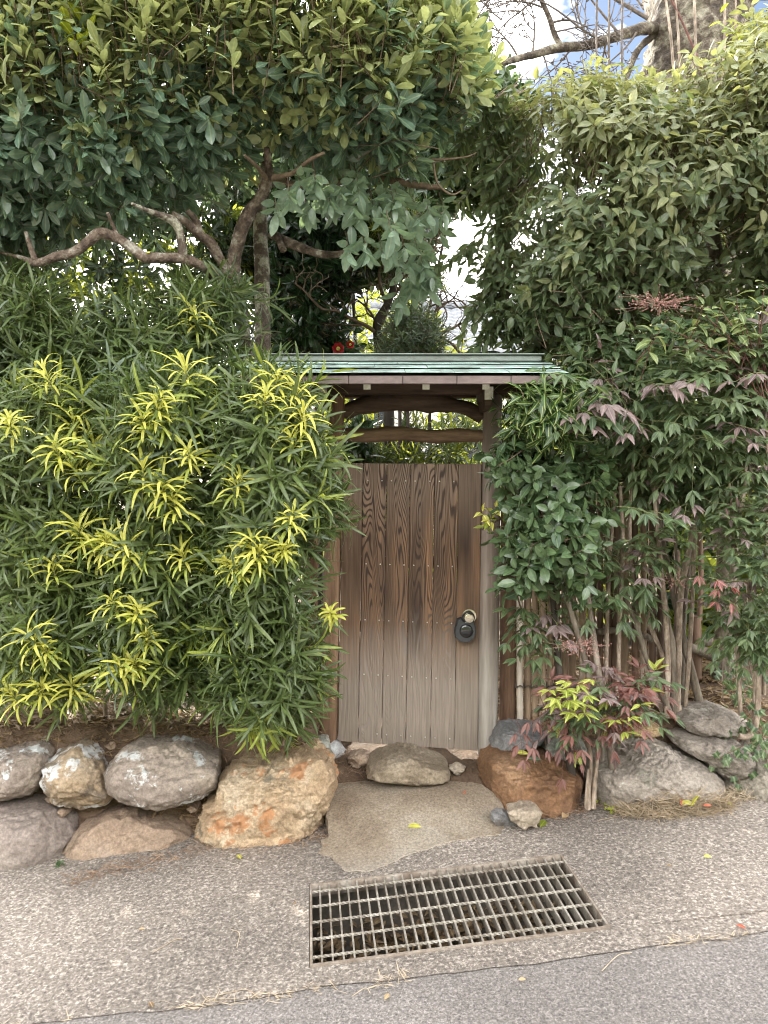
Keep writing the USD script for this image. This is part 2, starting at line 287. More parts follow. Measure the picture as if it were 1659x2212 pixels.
# concrete with exposed aggregate
def aggregate(name, base, lo, hi, scale, big=0.35, rough=0.85, bump=0.5, bd=0.006, warm=(1, 1, 1)):
    mat(name, {'g': ('geometry', {}),
        'n0': ('noise_texture', {'scale': 0.9, 'detail': 4}), 'r0': ('rgb_ramp', {'ramp': [(0.35, (1 - big,) * 3), (0.65, (1 + big * 0.6,) * 3)]}),
        'n1': ('noise_texture', {'scale': scale, 'detail': 5, 'roughness': 0.74, 'distortion': 0.45}),
        'r1': ('rgb_ramp', {'ramp': [(0.34, lo), (0.46, base), (0.52, base), (0.60, hi), (0.8, hi)]}),
        'v': ('voronoi_texture', {'scale': scale * 0.9}), 'rv': ('rgb_ramp', {'ramp': [(0, (0.62,) * 3), (0.25, (0.8,) * 3), (0.45, (1.08,) * 3), (1, (1.15,) * 3)]}),
        'm1': ('mix', {'mix_type': 'multiply', 'fac': 0.9}), 'm2': ('mix', {'mix_type': 'multiply', 'fac': 1.0}),
        'nm': ('noise_texture', {'scale': 260.0, 'detail': 2}), 'rm': ('rgb_ramp', {'ramp': [(0.3, (0.7,) * 3), (0.7, (1.3,) * 3)]}), 'm3': ('mix', {'mix_type': 'multiply', 'fac': 0.8}),
        'ba': ('math', {'math_type': 'add'}), 'b': ('bump', {'strength': bump, 'distance': bd}),
        'p': ('principled_bsdf', {'roughness': rough, 'specular_ior_level': 0.3})},
        [('g.position', 'n0.vector'), ('g.position', 'n1.vector'), ('g.position', 'v.vector'), ('g.position', 'nm.vector'), ('n0.fac', 'r0.fac'), ('n1.fac', 'r1.fac'), ('v.distance', 'rv.fac'), ('nm.fac', 'rm.fac'),
         ('r1.color', 'm1.color1'), ('rv.color', 'm1.color2'), ('m1.color', 'm2.color1'), ('r0.color', 'm2.color2'), ('m2.color', 'm3.color1'), ('rm.color', 'm3.color2'), ('m3.color', 'p.base_color'),
         ('n1.fac', 'ba.value1'), ('v.distance', 'ba.value2'), ('ba.value', 'b.height'), ('b.normal', 'p.normal')])
aggregate('concrete_rough', (0.188, 0.160, 0.138), (0.085, 0.072, 0.062), (0.40, 0.355, 0.31), 76, 0.36, bump=0.7)
aggregate('asphalt', (0.165, 0.148, 0.138), (0.085, 0.076, 0.071), (0.29, 0.262, 0.245), 105, 0.2, bump=0.7)
mat('concrete_smooth', {'g': ('geometry', {}),
    'n0': ('noise_texture', {'scale': 2.6, 'detail': 6, 'roughness': 0.6, 'distortion': 0.4}), 'r0': ('rgb_ramp', {'ramp': [(0.3, (0.15, 0.112, 0.08)), (0.5, (0.235, 0.19, 0.143)), (0.68, (0.31, 0.27, 0.22))]}),
    'n1': ('noise_texture', {'scale': 95, 'detail': 6, 'roughness': 0.75}), 'r1': ('rgb_ramp', {'ramp': [(0.32, (0.5,) * 3), (0.5, (1.0,) * 3), (0.66, (1.5,) * 3)]}),
    'sx': ('separate_xyz', {}), 'yr': ('map_range', {'from_min': 2.75, 'from_max': 3.1, 'to_min': 1.0, 'to_max': 0.0, 'clamp': True}), 'mp': ('mix', {'mix_type': 'mix', 'color2': (0.26, 0.242, 0.215)}),
    'fm': ('math', {'math_type': 'multiply', 'value2': 0.75}),
    'm': ('mix', {'mix_type': 'multiply', 'fac': 0.9}), 'b': ('bump', {'strength': 0.4, 'distance': 0.004}), 'p': ('principled_bsdf', {'roughness': 0.85, 'specular_ior_level': 0.3})},
    [('g.position', 'n0.vector'), ('g.position', 'n1.vector'), ('g.position', 'sx.vector'), ('sx.y', 'yr.value'), ('yr.result', 'fm.value1'), ('n0.fac', 'r0.fac'), ('n1.fac', 'r1.fac'), ('r0.color', 'mp.color1'), ('fm.value', 'mp.fac'), ('mp.color', 'm.color1'), ('r1.color', 'm.color2'), ('m.color', 'p.base_color'), ('n1.fac', 'b.height'), ('b.normal', 'p.normal')])

def rockmat(name, c1, c2, c3, patch=None, pthr=0.6, dark=None, dthr=0.62, seed=0, scale=3.2, bump=0.8):
    nodes = {'g': ('geometry', {}), 'mp': ('mapping', {'location': (seed * 3.7, seed * 1.9, seed * 2.3)}),
        'n': ('noise_texture', {'scale': scale, 'detail': 8, 'roughness': 0.62, 'distortion': 0.6}), 'r': ('rgb_ramp', {'ramp': [(0.32, c1), (0.5, c2), (0.68, c3)]}),
        'nf': ('noise_texture', {'scale': 75, 'detail': 6, 'roughness': 0.75}), 'rf': ('rgb_ramp', {'ramp': [(0.3, (0.55,) * 3), (0.5, (1.0,) * 3), (0.7, (1.5,) * 3)]}), 'mf': ('mix', {'mix_type': 'multiply', 'fac': 0.9}),
        'np': ('noise_texture', {'scale': 5.2, 'detail': 9, 'roughness': 0.72}), 'rp': ('rgb_ramp', {'ramp': [(pthr, (0, 0, 0)), (pthr + 0.035, (1, 1, 1))]}), 'mpa': ('mix', {'mix_type': 'mix', 'color2': patch or (0.5, 0.5, 0.5)}),
        'pf': ('math', {'math_type': 'multiply', 'value2': 0.85 if patch else 0.0}),
        'mq': ('mapping', {'location': (9.1 + seed, 4.4, 7.7)}), 'nd': ('noise_texture', {'scale': 4.4, 'detail': 9, 'roughness': 0.7}), 'rd': ('rgb_ramp', {'ramp': [(dthr, (0, 0, 0)), (dthr + 0.06, (1, 1, 1))]}), 'md': ('mix', {'mix_type': 'mix', 'color2': dark or (0.05, 0.05, 0.04)}),
        'df': ('math', {'math_type': 'multiply', 'value2': 0.8 if dark else 0.0}),
        'ng': ('noise_texture', {'scale': 22, 'detail': 10, 'roughness': 0.74}), 'b': ('bump', {'strength': bump, 'distance': 0.045}), 'p': ('principled_bsdf', {'roughness': 0.85, 'specular_ior_level': 0.3})}
    links = [('g.position', 'mp.vector'), ('mp.vector', 'n.vector'), ('mp.vector', 'np.vector'), ('mp.vector', 'nf.vector'), ('mp.vector', 'ng.vector'), ('g.position', 'mq.vector'), ('mq.vector', 'nd.vector'),
        ('n.fac', 'r.fac'), ('nf.fac', 'rf.fac'), ('r.color', 'mf.color1'), ('rf.color', 'mf.color2'), ('nd.fac', 'rd.fac'), ('rd.color', 'df.value1'), ('mf.color', 'md.color1'), ('df.value', 'md.fac'),
        ('np.fac', 'rp.fac'), ('rp.color', 'pf.value1'), ('pf.value', 'mpa.fac'), ('md.color', 'mpa.color1'), ('mpa.color', 'p.base_color'), ('ng.fac', 'b.height'), ('b.normal', 'p.normal')]
    mat(name, nodes, links)
rockmat('rock_mauve', (0.17, 0.135, 0.115), (0.25, 0.205, 0.18), (0.33, 0.28, 0.24), dark=(0.075, 0.06, 0.048), dthr=0.60, seed=1)
rockmat('rock_mauve_lichen', (0.18, 0.145, 0.12), (0.27, 0.22, 0.185), (0.36, 0.30, 0.24), patch=(0.62, 0.64, 0.64), pthr=0.55, dark=(0.075, 0.06, 0.048), dthr=0.60, seed=2)
rockmat('rock_ochre_lichen', (0.20, 0.17, 0.14), (0.34, 0.25, 0.16), (0.44, 0.36, 0.27), patch=(0.64, 0.65, 0.66), pthr=0.53, dark=(0.075, 0.06, 0.048), dthr=0.60, seed=3)
rockmat('rock_warm', (0.19, 0.135, 0.10), (0.29, 0.21, 0.15), (0.36, 0.28, 0.22), dark=(0.075, 0.06, 0.048), dthr=0.60, seed=4)
rockmat('rock_orange', (0.36, 0.245, 0.15), (0.47, 0.345, 0.22), (0.58, 0.48, 0.36), patch=(0.46, 0.215, 0.095), pthr=0.55, dark=(0.13, 0.12, 0.09), dthr=0.58, seed=5, bump=1.0)
rockmat('rock_rust', (0.13, 0.070, 0.040), (0.25, 0.135, 0.070), (0.36, 0.225, 0.135), dark=(0.13, 0.10, 0.08), dthr=0.58, patch=(0.40, 0.34, 0.28), pthr=0.66, seed=6)
rockmat('rock_slate', (0.12, 0.12, 0.125), (0.185, 0.18, 0.18), (0.25, 0.24, 0.235), dark=(0.075, 0.06, 0.048), dthr=0.60, seed=7, bump=0.5)
rockmat('rock_greygreen', (0.19, 0.195, 0.17), (0.28, 0.285, 0.25), (0.36, 0.36, 0.32), patch=(0.46, 0.47, 0.41), pthr=0.62, dark=(0.075, 0.06, 0.048), dthr=0.60, seed=8)
rockmat('rock_grey', (0.19, 0.16, 0.135), (0.29, 0.25, 0.215), (0.38, 0.335, 0.285), patch=(0.48, 0.46, 0.40), pthr=0.62, dark=(0.15, 0.145, 0.115), dthr=0.6, seed=9)
rockmat('rock_grey_lichen', (0.21, 0.185, 0.155), (0.29, 0.255, 0.21), (0.38, 0.34, 0.28), patch=(0.47, 0.48, 0.36), pthr=0.55, dark=(0.075, 0.06, 0.048), dthr=0.60, seed=10)
rockmat('rock_tan', (0.26, 0.21, 0.155), (0.37, 0.305, 0.235), (0.46, 0.40, 0.32), seed=11)
rockmat('rock_step', (0.15, 0.115, 0.08), (0.225, 0.18, 0.13), (0.30, 0.25, 0.19), seed=12, bump=0.6)
rockmat('rock_yellow', (0.32, 0.215, 0.11), (0.44, 0.32, 0.18), (0.5, 0.4, 0.26), seed=13)

# door planks: rings of a log cut by the saw, silvered where rain splashes up
def plankmat(name, seed, rings, cath, plain, z0, z1):
    nodes = {'g': ('geometry', {}), 'tc': ('texture_coordinate', {}),
        'mp': ('mapping', {'location': (seed * 5.3, seed * 2.9, seed * 7.7), 'scale': (7.5, 3.0, 0.95)}),
        'n': ('noise_texture', {'scale': 1.0, 'detail': 2.6, 'roughness': 0.36, 'distortion': 0.25}),
        'sx': ('separate_xyz', {}), 'sg': ('separate_xyz', {}), 'ab': ('math', {'math_type': 'absolute'}), 'ca': ('math', {'math_type': 'multiply', 'value2': cath}),
        'mu': ('math', {'math_type': 'multiply', 'value2': rings}), 'ad': ('math', {'math_type': 'add'}), 'fr': ('math', {'math_type': 'pingpong', 'value2': 0.5}),
        'lr': ('rgb_ramp', {'ramp': [(0.0, (1, 1, 1)), (0.12, (0.9,) * 3), (0.24, (0.12,) * 3), (0.5, (0, 0, 0))]}),
        'mpf': ('mapping', {'scale': (150, 60, 4.0), 'location': (seed, 0, 0)}), 'nf': ('noise_texture', {'scale': 1.0, 'detail': 4, 'roughness': 0.6}), 'rf': ('rgb_ramp', {'ramp': [(0.3, (0.72,) * 3), (0.7, (1.28,) * 3)]}),
        'mps': ('mapping', {'scale': (9, 4, 1.1), 'location': (seed * 1.7, 3, seed)}), 'ns': ('noise_texture', {'scale': 1.0, 'detail': 4}), 'rs': ('rgb_ramp', {'ramp': [(0.35, (0.045, 0.026, 0.017)), (0.5, (0.125, 0.076, 0.048)), (0.68, (0.235, 0.13, 0.072))]}),
        'zr': ('map_range', {'from_min': z0 + 0.30, 'from_max': z0 + 0.62, 'to_min': 1.0, 'to_max': 0.0, 'clamp': True}),
        'zn': ('math', {'math_type': 'multiply_add', 'value2': 0.35}),
        'zt': ('map_range', {'from_min': z1 - 0.10, 'from_max': z1 - 0.42, 'to_min': 0.75, 'to_max': 0.0, 'clamp': True}),
        'zm': ('map_range', {'from_min': z0 + 0.42, 'from_max': z0 + 0.72, 'to_min': 0.0, 'to_max': 1.0, 'clamp': True}),
        'base': ('mix', {'mix_type': 'mix', 'color2': (0.225, 0.185, 0.152)}), 'base2': ('mix', {'mix_type': 'mix', 'color2': (0.185, 0.135, 0.10)}),
        'lc': ('mix', {'mix_type': 'mix', 'color1': (0.22, 0.18, 0.155), 'color2': (0.028, 0.016, 0.011)}),
        'lf': ('math', {'math_type': 'multiply', 'value2': plain}),
        'm': ('mix', {'mix_type': 'mix'}), 'mf': ('mix', {'mix_type': 'multiply', 'fac': 0.85}),
        'b': ('bump', {'strength': 0.5, 'distance': 0.004, 'invert': True}), 'p': ('principled_bsdf', {'roughness': 0.7, 'specular_ior_level': 0.3})}
    links = [('tc.object', 'mp.vector'), ('mp.vector', 'n.vector'), ('tc.object', 'sx.vector'), ('g.position', 'sg.vector'), ('sx.x', 'ab.value1'), ('ab.value', 'ca.value1'), ('n.fac', 'mu.value1'), ('mu.value', 'ad.value1'), ('ca.value', 'ad.value2'), ('ad.value', 'fr.value1'), ('fr.value', 'lr.fac'),
        ('tc.object', 'mpf.vector'), ('mpf.vector', 'nf.vector'), ('nf.fac', 'rf.fac'), ('tc.object', 'mps.vector'), ('mps.vector', 'ns.vector'), ('ns.fac', 'rs.fac'),
        ('sg.z', 'zr.value'), ('sg.z', 'zt.value'), ('sg.z', 'zm.value'), ('rs.color', 'base2.color1'), ('zt.result', 'base2.fac'), ('base2.color', 'base.color1'), ('zr.result', 'base.fac'),
        ('zm.result', 'lc.fac'), ('lr.color', 'lf.value1'), ('lf.value', 'm.fac'), ('base.color', 'm.color1'), ('lc.color', 'm.color2'), ('m.color', 'mf.color1'), ('rf.color', 'mf.color2'), ('mf.color', 'p.base_color'), ('lr.color', 'b.height'), ('b.normal', 'p.normal')]
    mat(name, nodes, links)
ZD0, ZD1 = P(870, 1610, 3.75)[2], P(870, 1000, 3.75)[2]
for i, (rg, ct, pl) in enumerate([(5, 160, 0.28), (38, 90, 0.95), (34, 110, 0.95), (38, 80, 0.9), (34, 100, 0.9), (5, 170, 0.28)]):
    plankmat(f'plank_wood_{"abcdef"[i]}', i + 1, rg, ct, pl, ZD0, ZD1)
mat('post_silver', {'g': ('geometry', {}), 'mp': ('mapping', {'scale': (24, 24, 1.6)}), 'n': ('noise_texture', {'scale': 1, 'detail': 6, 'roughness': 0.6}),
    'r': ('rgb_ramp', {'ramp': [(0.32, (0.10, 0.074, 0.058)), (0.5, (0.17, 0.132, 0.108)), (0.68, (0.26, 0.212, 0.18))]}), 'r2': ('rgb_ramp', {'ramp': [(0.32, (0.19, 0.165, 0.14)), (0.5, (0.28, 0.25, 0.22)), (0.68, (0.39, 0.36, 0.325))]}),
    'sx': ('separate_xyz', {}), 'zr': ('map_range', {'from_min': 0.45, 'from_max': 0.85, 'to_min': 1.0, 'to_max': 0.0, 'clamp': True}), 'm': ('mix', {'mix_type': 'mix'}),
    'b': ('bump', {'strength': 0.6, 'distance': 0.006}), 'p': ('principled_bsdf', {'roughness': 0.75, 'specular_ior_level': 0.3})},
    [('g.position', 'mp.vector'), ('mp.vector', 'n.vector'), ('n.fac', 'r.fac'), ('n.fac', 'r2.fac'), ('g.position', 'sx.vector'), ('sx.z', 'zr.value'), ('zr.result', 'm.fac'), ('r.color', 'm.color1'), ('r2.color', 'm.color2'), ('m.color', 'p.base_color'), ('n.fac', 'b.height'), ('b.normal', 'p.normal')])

# ------------------------------------------------------------------ ground
def grid(xs, ys, fz):
    X, Y = np.meshgrid(xs, ys, indexing='xy'); v = np.stack([X, Y, fz(X, Y)], -1).reshape(-1, 3); nx = len(xs)
    i, j = np.meshgrid(np.arange(len(ys) - 1), np.arange(nx - 1), indexing='ij'); a = i * nx + j
    q = np.stack([a, a + 1, a + nx + 1, a + nx], -1).reshape(-1, 4)
    return v, np.vstack([q[:, [0, 1, 2]], q[:, [0, 2, 3]]])

def terrain(x, y):
    p = np.stack([x * 1.0, y * 1.0, np.zeros_like(x)], -1)
    rough = (meshkit.fbm(p * 5, 4, 3) - 0.5) * 0.07 * sm(9, 5, y) + (meshkit.fbm(p * 28, 3, 5) - 0.5) * 0.02 * sm(6, 4.5, y)
    base = gz(x, y) - 0.03
    front = np.where(x < 0, 3.36, 3.50)
    bank = np.where(x < 0, 0.30, 0.165 + 0.12 * np.clip((x - 0.5) / 0.9, 0, 1.4)) + 0.05 * sm(3.5, 4.4, y) + rough
    f = sm(0, 0.22, y - front)
    cor = sm(-0.40, -0.28, x) * sm(0.62, 0.50, x) * sm(4.9, 4.2, y)
    low = np.where(y < 3.45, gz(x, y) - 0.03, (gz(x, y) - 0.03) * (1 - sm(3.42, 3.66, y)) + (0.085 + rough * 0.6) * sm(3.42, 3.66, y))
    z = base * (1 - f) + bank * f
    z = z * (1 - cor) + low * cor
    return np.where(y < 3.0, base, z)
xs = np.unique(np.r_[-80, -40, -20, -10, -6, -4, np.arange(-2.6, 2.61, 0.03), 4, 6, 10, 20, 40, 80])
ys = np.unique(np.r_[-40, -20, -12, 0, 1, 2.9, np.arange(3.0, 5.2, 0.03), np.arange(5.3, 8, 0.25), 10, 14, 20, 40, 80, 150])
PITX0 = None
tv, tf = grid(xs, ys, terrain)
tc_ = tv[tf].mean(1)
tf = tf[~((tc_[:, 1] < 2.97) & (tc_[:, 1] > 0.9) & (np.abs(tc_[:, 0]) < 2.65))]          # nothing under the pavement by the drain pit
structure('ground', (tv, tf), 'soil', True)

noisy('hill_green', [(0.3, (0.03, 0.04, 0.018)), (0.5, (0.06, 0.075, 0.03)), (0.7, (0.10, 0.11, 0.05))], 0.6, scale2=3.0, bump=0.8, bdist=0.3)
hx, hy = np.linspace(-70, 70, 90), np.linspace(-70, -9, 50)
def hillz(x, y): return gz(x, y) * 0.5 - 0.4 + 17 * sm(-9.5, -34, y) ** 0.75 + 2.2 * (meshkit.fbm(np.stack([x * .35, y * .35, x * 0], -1), 4, 11) - .5) * sm(-9, -14, y)
structure('hill', grid(hx, hy, hillz), 'hill_green', True)
# the grating's own frame: origin at its near left corner
GO = G(672, 2088); GXA = norm(G(1325, 2003) - GO); GN = norm(V3(-GX, -GY, 1)); GYA = np.cross(GN, GXA)
GLX, GLY = 1.0, 0.50
def gr(a, b, c=0.0): return GO + GXA * a + GYA * b + GN * c

edge_px = [(-700, 2300), (0, 2221), (200, 2198), (400, 2172), (520, 2162), (669, 2137), (760, 2128), (900, 2112), (1060, 2090), (1200, 2072), (1393, 2046), (1560, 2026), (1659, 2012), (2400, 1930)]
edge = [G(*e)[:2] for e in edge_px]
edge = [(-25.0, edge[0][1] - 0.1 * (25 + edge[0][0]))] + [tuple(e) for e in edge] + [(25.0, edge[-1][1] + 0.1 * (25 - edge[-1][0]))]
er = np.array(edge); xx = np.arange(-4, 4, 0.02); ey = np.interp(xx, er[:, 0], er[:, 1]) + (meshkit.fbm(np.stack([xx * 6, xx * 0, xx * 0], 1), 4, 9) - 0.5) * 0.035
def edge_y(x): return np.interp(x, er[:, 0], er[:, 1])
seam = [er[0]] + [V3(a, b) for a, b in zip(xx, ey)] + [er[-1]]
seam = np.array(seam)
def flat(poly, lift, mat_, name):
    v2, f = trimesh.creation.triangulate_polygon(poly, engine='earcut')
    v = np.c_[v2, gz(v2[:, 0], v2[:, 1]) + lift]
    n = np.cross(v[f[:, 1]] - v[f[:, 0]], v[f[:, 2]] - v[f[:, 0]])
    f = np.where((n[:, 2] < 0)[:, None], f[:, ::-1], f)
    return structure(name, (v, f), mat_)
hole = [gr(-0.006, -0.006)[:2], gr(GLX + 0.006, -0.006)[:2], gr(GLX + 0.006, GLY + 0.006)[:2], gr(-0.006, GLY + 0.006)[:2]]
pav = Polygon(list(map(tuple, seam)) + [(25, 3.9), (-25, 3.9)], [list(map(tuple, hole))])
flat(pav, 0.0, 'concrete_rough', 'pavement')
road = Polygon([(-25, -9), (25, -9)] + [tuple(s - [0, -0.01]) for s in seam[::-1]])
flat(road, -0.004, 'asphalt', 'road')
for (nm, a0, a1, b0, b1) in (('near', 0, 1, 0, 0),): pass
# pit below the grating
T = Thing('drain_pit', 'dark concrete drain pit under the steel grating', 'drain', gr(0.5, 0.25, -0.5))
def gbox(a0, a1, b0, b1, c0, c1):
    return box8([gr(a0, b0, c0), gr(a1, b0, c0), gr(a1, b1, c0), gr(a0, b1, c0), gr(a0, b0, c1), gr(a1, b0, c1), gr(a1, b1, c1), gr(a0, b1, c1)])
T.add('wall', gbox(-0.10, GLX + 0.10, GLY + 0.004, GLY + 0.10, -0.55, -0.003), 'pit_wall')
T.add('wall', gbox(-0.10, GLX + 0.10, -0.10, -0.004, -0.55, -0.003), 'pit_wall')
T.add('wall', gbox(-0.10, -0.004, -0.004, GLY + 0.004, -0.55, -0.004), 'pit_wall')
T.add('wall', gbox(GLX + 0.004, GLX + 0.10, -0.004, GLY + 0.004, -0.55, -0.004), 'pit_wall')
T.add('floor', gbox(-0.004, GLX + 0.004, -0.004, GLY + 0.004, -0.55, -0.50), 'pit_floor')
# mortar apron in front of the gate
def C3(x, y): return 630.4 + x / 2.5, 1526 + y / 2.5
def rise(y): return 0.004 + 0.105 * sm(2.75, 3.62, y)
def Gp(px, py):
    y = 3.2
    for _ in range(30):
        p = G(px, py, rise(y)); y = 0.5 * y + 0.5 * p[1]
    return p
ap = [(170, 395), (185, 480), (190, 640), (150, 735), (205, 775), (230, 812), (262, 838), (300, 868), (350, 872), (420, 868), (470, 850), (520, 822), (575, 800), (620, 770), (690, 738), (730, 710), (800, 694), (880, 672), (980, 655), (1130, 630), (1150, 560), (1150, 450), (1010, 412), (930, 412), (600, 404), (270, 394)]
app = Polygon([tuple(Gp(*C3(*a))[:2]) for a in ap]).buffer(0)
bpts = [app.exterior.interpolate(t) for t in np.arange(0, app.length, 0.012)]
bp = np.array([(p.x, p.y) for p in bpts]); bp += np.stack([meshkit.fbm(np.c_[bp * 22, np.full(len(bp), q)], 5, 4 + q) - 0.5 for q in (0, 1)], 1) * 0.05
x0, y0, x1, y1 = app.bounds
gp = np.stack(np.meshgrid(np.arange(x0, x1, 0.03), np.arange(y0, y1, 0.03)), -1).reshape(-1, 2)
appi = Polygon(bp).buffer(0); gp = gp[shapely.contains_xy(appi.buffer(-0.012), gp[:, 0], gp[:, 1])]
pp = np.vstack([bp, gp]); tri = Delaunay(pp).simplices; cc = pp[tri].mean(1); tri = tri[shapely.contains_xy(appi, cc[:, 0], cc[:, 1])]
frontline = shapely.LineString([tuple(Gp(*C3(*a))[:2]) for a in ap[3:21]]); fd_ = shapely.distance(frontline, shapely.points(pp[:, 0], pp[:, 1]))
az = gz(pp[:, 0], pp[:, 1]) + 0.004 + (rise(pp[:, 1]) - 0.004) * sm(0.0, 0.30, fd_)
v = np.c_[pp, az]; n = np.cross(v[tri[:, 1]] - v[tri[:, 0]], v[tri[:, 2]] - v[tri[:, 0]]); tri = np.where((n[:, 2] < 0)[:, None], tri[:, ::-1], tri)
nb = len(bp); low_ = np.c_[bp, gz(bp[:, 0], bp[:, 1]) - 0.02]; k = np.arange(nb); k2 = (k + 1) % nb
skirt = np.vstack([np.stack([k, k2, len(v) + k2], 1), np.stack([k, len(v) + k2, len(v) + k], 1)])
structure('path', (np.vstack([v, low_]), np.vstack([tri, skirt])), 'concrete_smooth', 30)
# ------------------------------------------------------------------ steel grating
T = Thing('drain_grating', 'galvanised steel drain grating with thin bars, set in rough concrete in front of the gate', 'grating', gr(0.5, 0.25, 0))
fw, fd = 0.010, 0.045
T.add('frame', cat([gbox(-0.003, GLX + 0.003, -0.003, fw, -fd, 0.003), gbox(-0.003, GLX + 0.003, GLY - 0.006, GLY + 0.003, -fd, 0.003),
                    gbox(-0.003, 0.004, fw, GLY - 0.006, -fd, 0.003), gbox(GLX - 0.004, GLX + 0.003, fw, GLY - 0.006, -fd, 0.003)]), 'steel_rust')
NB = 28
for i in range(1, NB):
    a = GLX * i / NB
    T.add('bar', cat([gbox(a - 0.0032, a + 0.0032, fw + 0.0005, GLY - 0.0065, -0.006, -0.0005), gbox(a - 0.0022, a + 0.0022, fw + 0.0006, GLY - 0.0066, -0.042, -0.0061)]), 'steel_galv')
for b in (0.047, 0.147, 0.247, 0.347, 0.447):
    n = 169; a = np.linspace(0.005, GLX - 0.005, n); tw = a * 2 * np.pi / (GLX / NB) * 0.5
    vs = []
    for q in range(4):
        an = tw + q * np.pi / 2
        vs.append(np.array([gr(x, b + 0.0052 * math.cos(t), -0.001 + 0.0052 * math.sin(t)) for x, t in zip(a, an)]))
    v = np.stack(vs, 1).reshape(-1, 3); i, j = np.meshgrid(np.arange(n - 1), np.arange(4), indexing='ij'); j2 = (j + 1) % 4
    q = np.stack([i * 4 + j, i * 4 + j2, (i + 1) * 4 + j2, (i + 1) * 4 + j], -1).reshape(-1, 4)
    T.add('crossbar', (v, np.vstack([q[:, [0, 1, 2]], q[:, [0, 2, 3]]])), 'steel_galv')

# ------------------------------------------------------------------ gate
YD = 3.75
S = YD / FOC
GT = Thing('garden_gate', 'small roofed wooden garden gate with grained plank door and green copper roof', 'gate', P(880, 1640, YD + 0.05))
# door
top_b = [740.5, 784.7, 836.0, 887.0, 939.8, 991.0, 1041.0]; bot_b = [729.5, 773.0, 824.0, 876.0, 928.8, 981.6, 1032.0]
def dpx(i, t, side=0):
    x = top_b[i] + (bot_b[i] - top_b[i]) * t
    yt = 1000 + 2.6 * (i / 6); yb = 1600.5 + 21.5 * (i / 6)
    return x, yt + (yb - yt) * t
door_x = UsdGeom.Xform.Define(stage, numbered(GT.path, 'door')); door = str(door_x.GetPath())
for y in (1038, 1216, 1356, 1460, 1588): GT.add('batten', bx(P(760, 1, YD)[0], P(1010, 1, YD)[0], YD + 0.028, YD + 0.055, P(0, y + 12, YD)[2], P(0, y - 12, YD)[2]), 'wood_beam', parent=door)
for i in range(6):
    g = 1.0
    q = []
    for yy in (YD, YD + 0.026):
        for (ii, t, off) in ((i, 1, g), (i + 1, 1, -g), (i + 1, 0, -g), (i, 0, g)):
            x, y = dpx(ii, t); p = P(x + off * 0.62, y, YD); q.append(V3(p[0], yy + 0.0012 * ((i * 7) % 3 - 1), p[2]))
    bl, br, tr, tl, bl2, br2, tr2, tl2 = q
    ctr = np.mean(q, 0); ch = []
    for p in q:                                                    # a chamfered edge on each board
        s = np.sign(ctr - p) * 0.0022
        for k in range(3):
            w = p + s; w[k] = p[k]; ch.append(w)
    h = trimesh.convex.convex_hull(np.array(ch))
    m = usdkit.mesh(stage, numbered(door, 'plank'), (h.vertices - ctr, h.faces), M[f'plank_wood_{"abcdef"[i]}'])
    m.AddTranslateOp().Set(Gf.Vec3d(*map(float, ctr - GT.base)))
def disc(c, r, d, sides=12, dome_=0.0):
    ang = np.linspace(0, 2 * np.pi, sides, endpoint=False)
    rr, yy = ([r, r, r * 0.7, 0.001], [0.003, -d * 0.4, -d * 0.85, -d]) if dome_ else ([r, r, r * 0.9, 0.001], [0.003, -d * 0.85, -d, -d])
    vs = np.vstack([np.stack([c[0] + a * np.cos(ang), np.full(sides, c[1] + b), c[2] + a * np.sin(ang)], 1) for a, b in zip(rr, yy)])
    i, j = np.meshgrid(np.arange(3), np.arange(sides), indexing='ij'); j2 = (j + 1) % sides
    q = np.stack([i * sides + j, i * sides + j2, (i + 1) * sides + j2, (i + 1) * sides + j], -1).reshape(-1, 4)
    return vs, np.vstack([q[:, [0, 1, 2]], q[:, [0, 2, 3]]])
for t in (0.062, 0.43 - 0.07, 0.60 - 0.04, 0.755, 0.965):
    for i in range(1, 5):
        for fr in (0.2, 0.8):
            xa, ya = dpx(i, t); xb, yb = dpx(i + 1, t)
            GT.add('nail', disc(P(xa + (xb - xa) * fr, ya + (yb - ya) * fr, YD - 0.002), 0.0034, 0.003, 8, 1), 'nail_metal', True, parent=door)
kc = P(1013.5, 1331, YD)
kn = GT.add('knob', cat([disc(kc + [0, -0.001, 0], 15.5 * S, 0.008, 28), disc(P(1012.5, 1333, YD - 0.012), 10.0 * S, 0.035, 24), ]), 'brass', 40, parent=door)
GT.add('cylinder_lock', cat([disc(P(1012.0, 1335, YD - 0.048), 8.6 * S, 0.010, 24), disc(P(1012.0, 1335, YD - 0.0585), 2.0 * S, 0.002, 12)]), 'brass', 40, parent=door)

# posts
def post(name, pts, matn, seed): return GT.add(name, pxtube(pts, 20, 40, 0.05, seed), matn, 50)
post('post', [(728, 846, YD + 0.03, 17), (724, 1000, YD + 0.03, 18), (716, 1300, YD + 0.03, 19), (709, 1598, YD + 0.03, 20.5)], 'wood_post_brown', 1)
post('post', [(1065, 846, YD + 0.03, 20), (1061, 1000, YD + 0.03, 21), (1056, 1300, YD + 0.03, 23.5), (1053, 1500, YD + 0.03, 23.5), (1050, 1652, YD + 0.03, 20)], 'post_silver', 2)

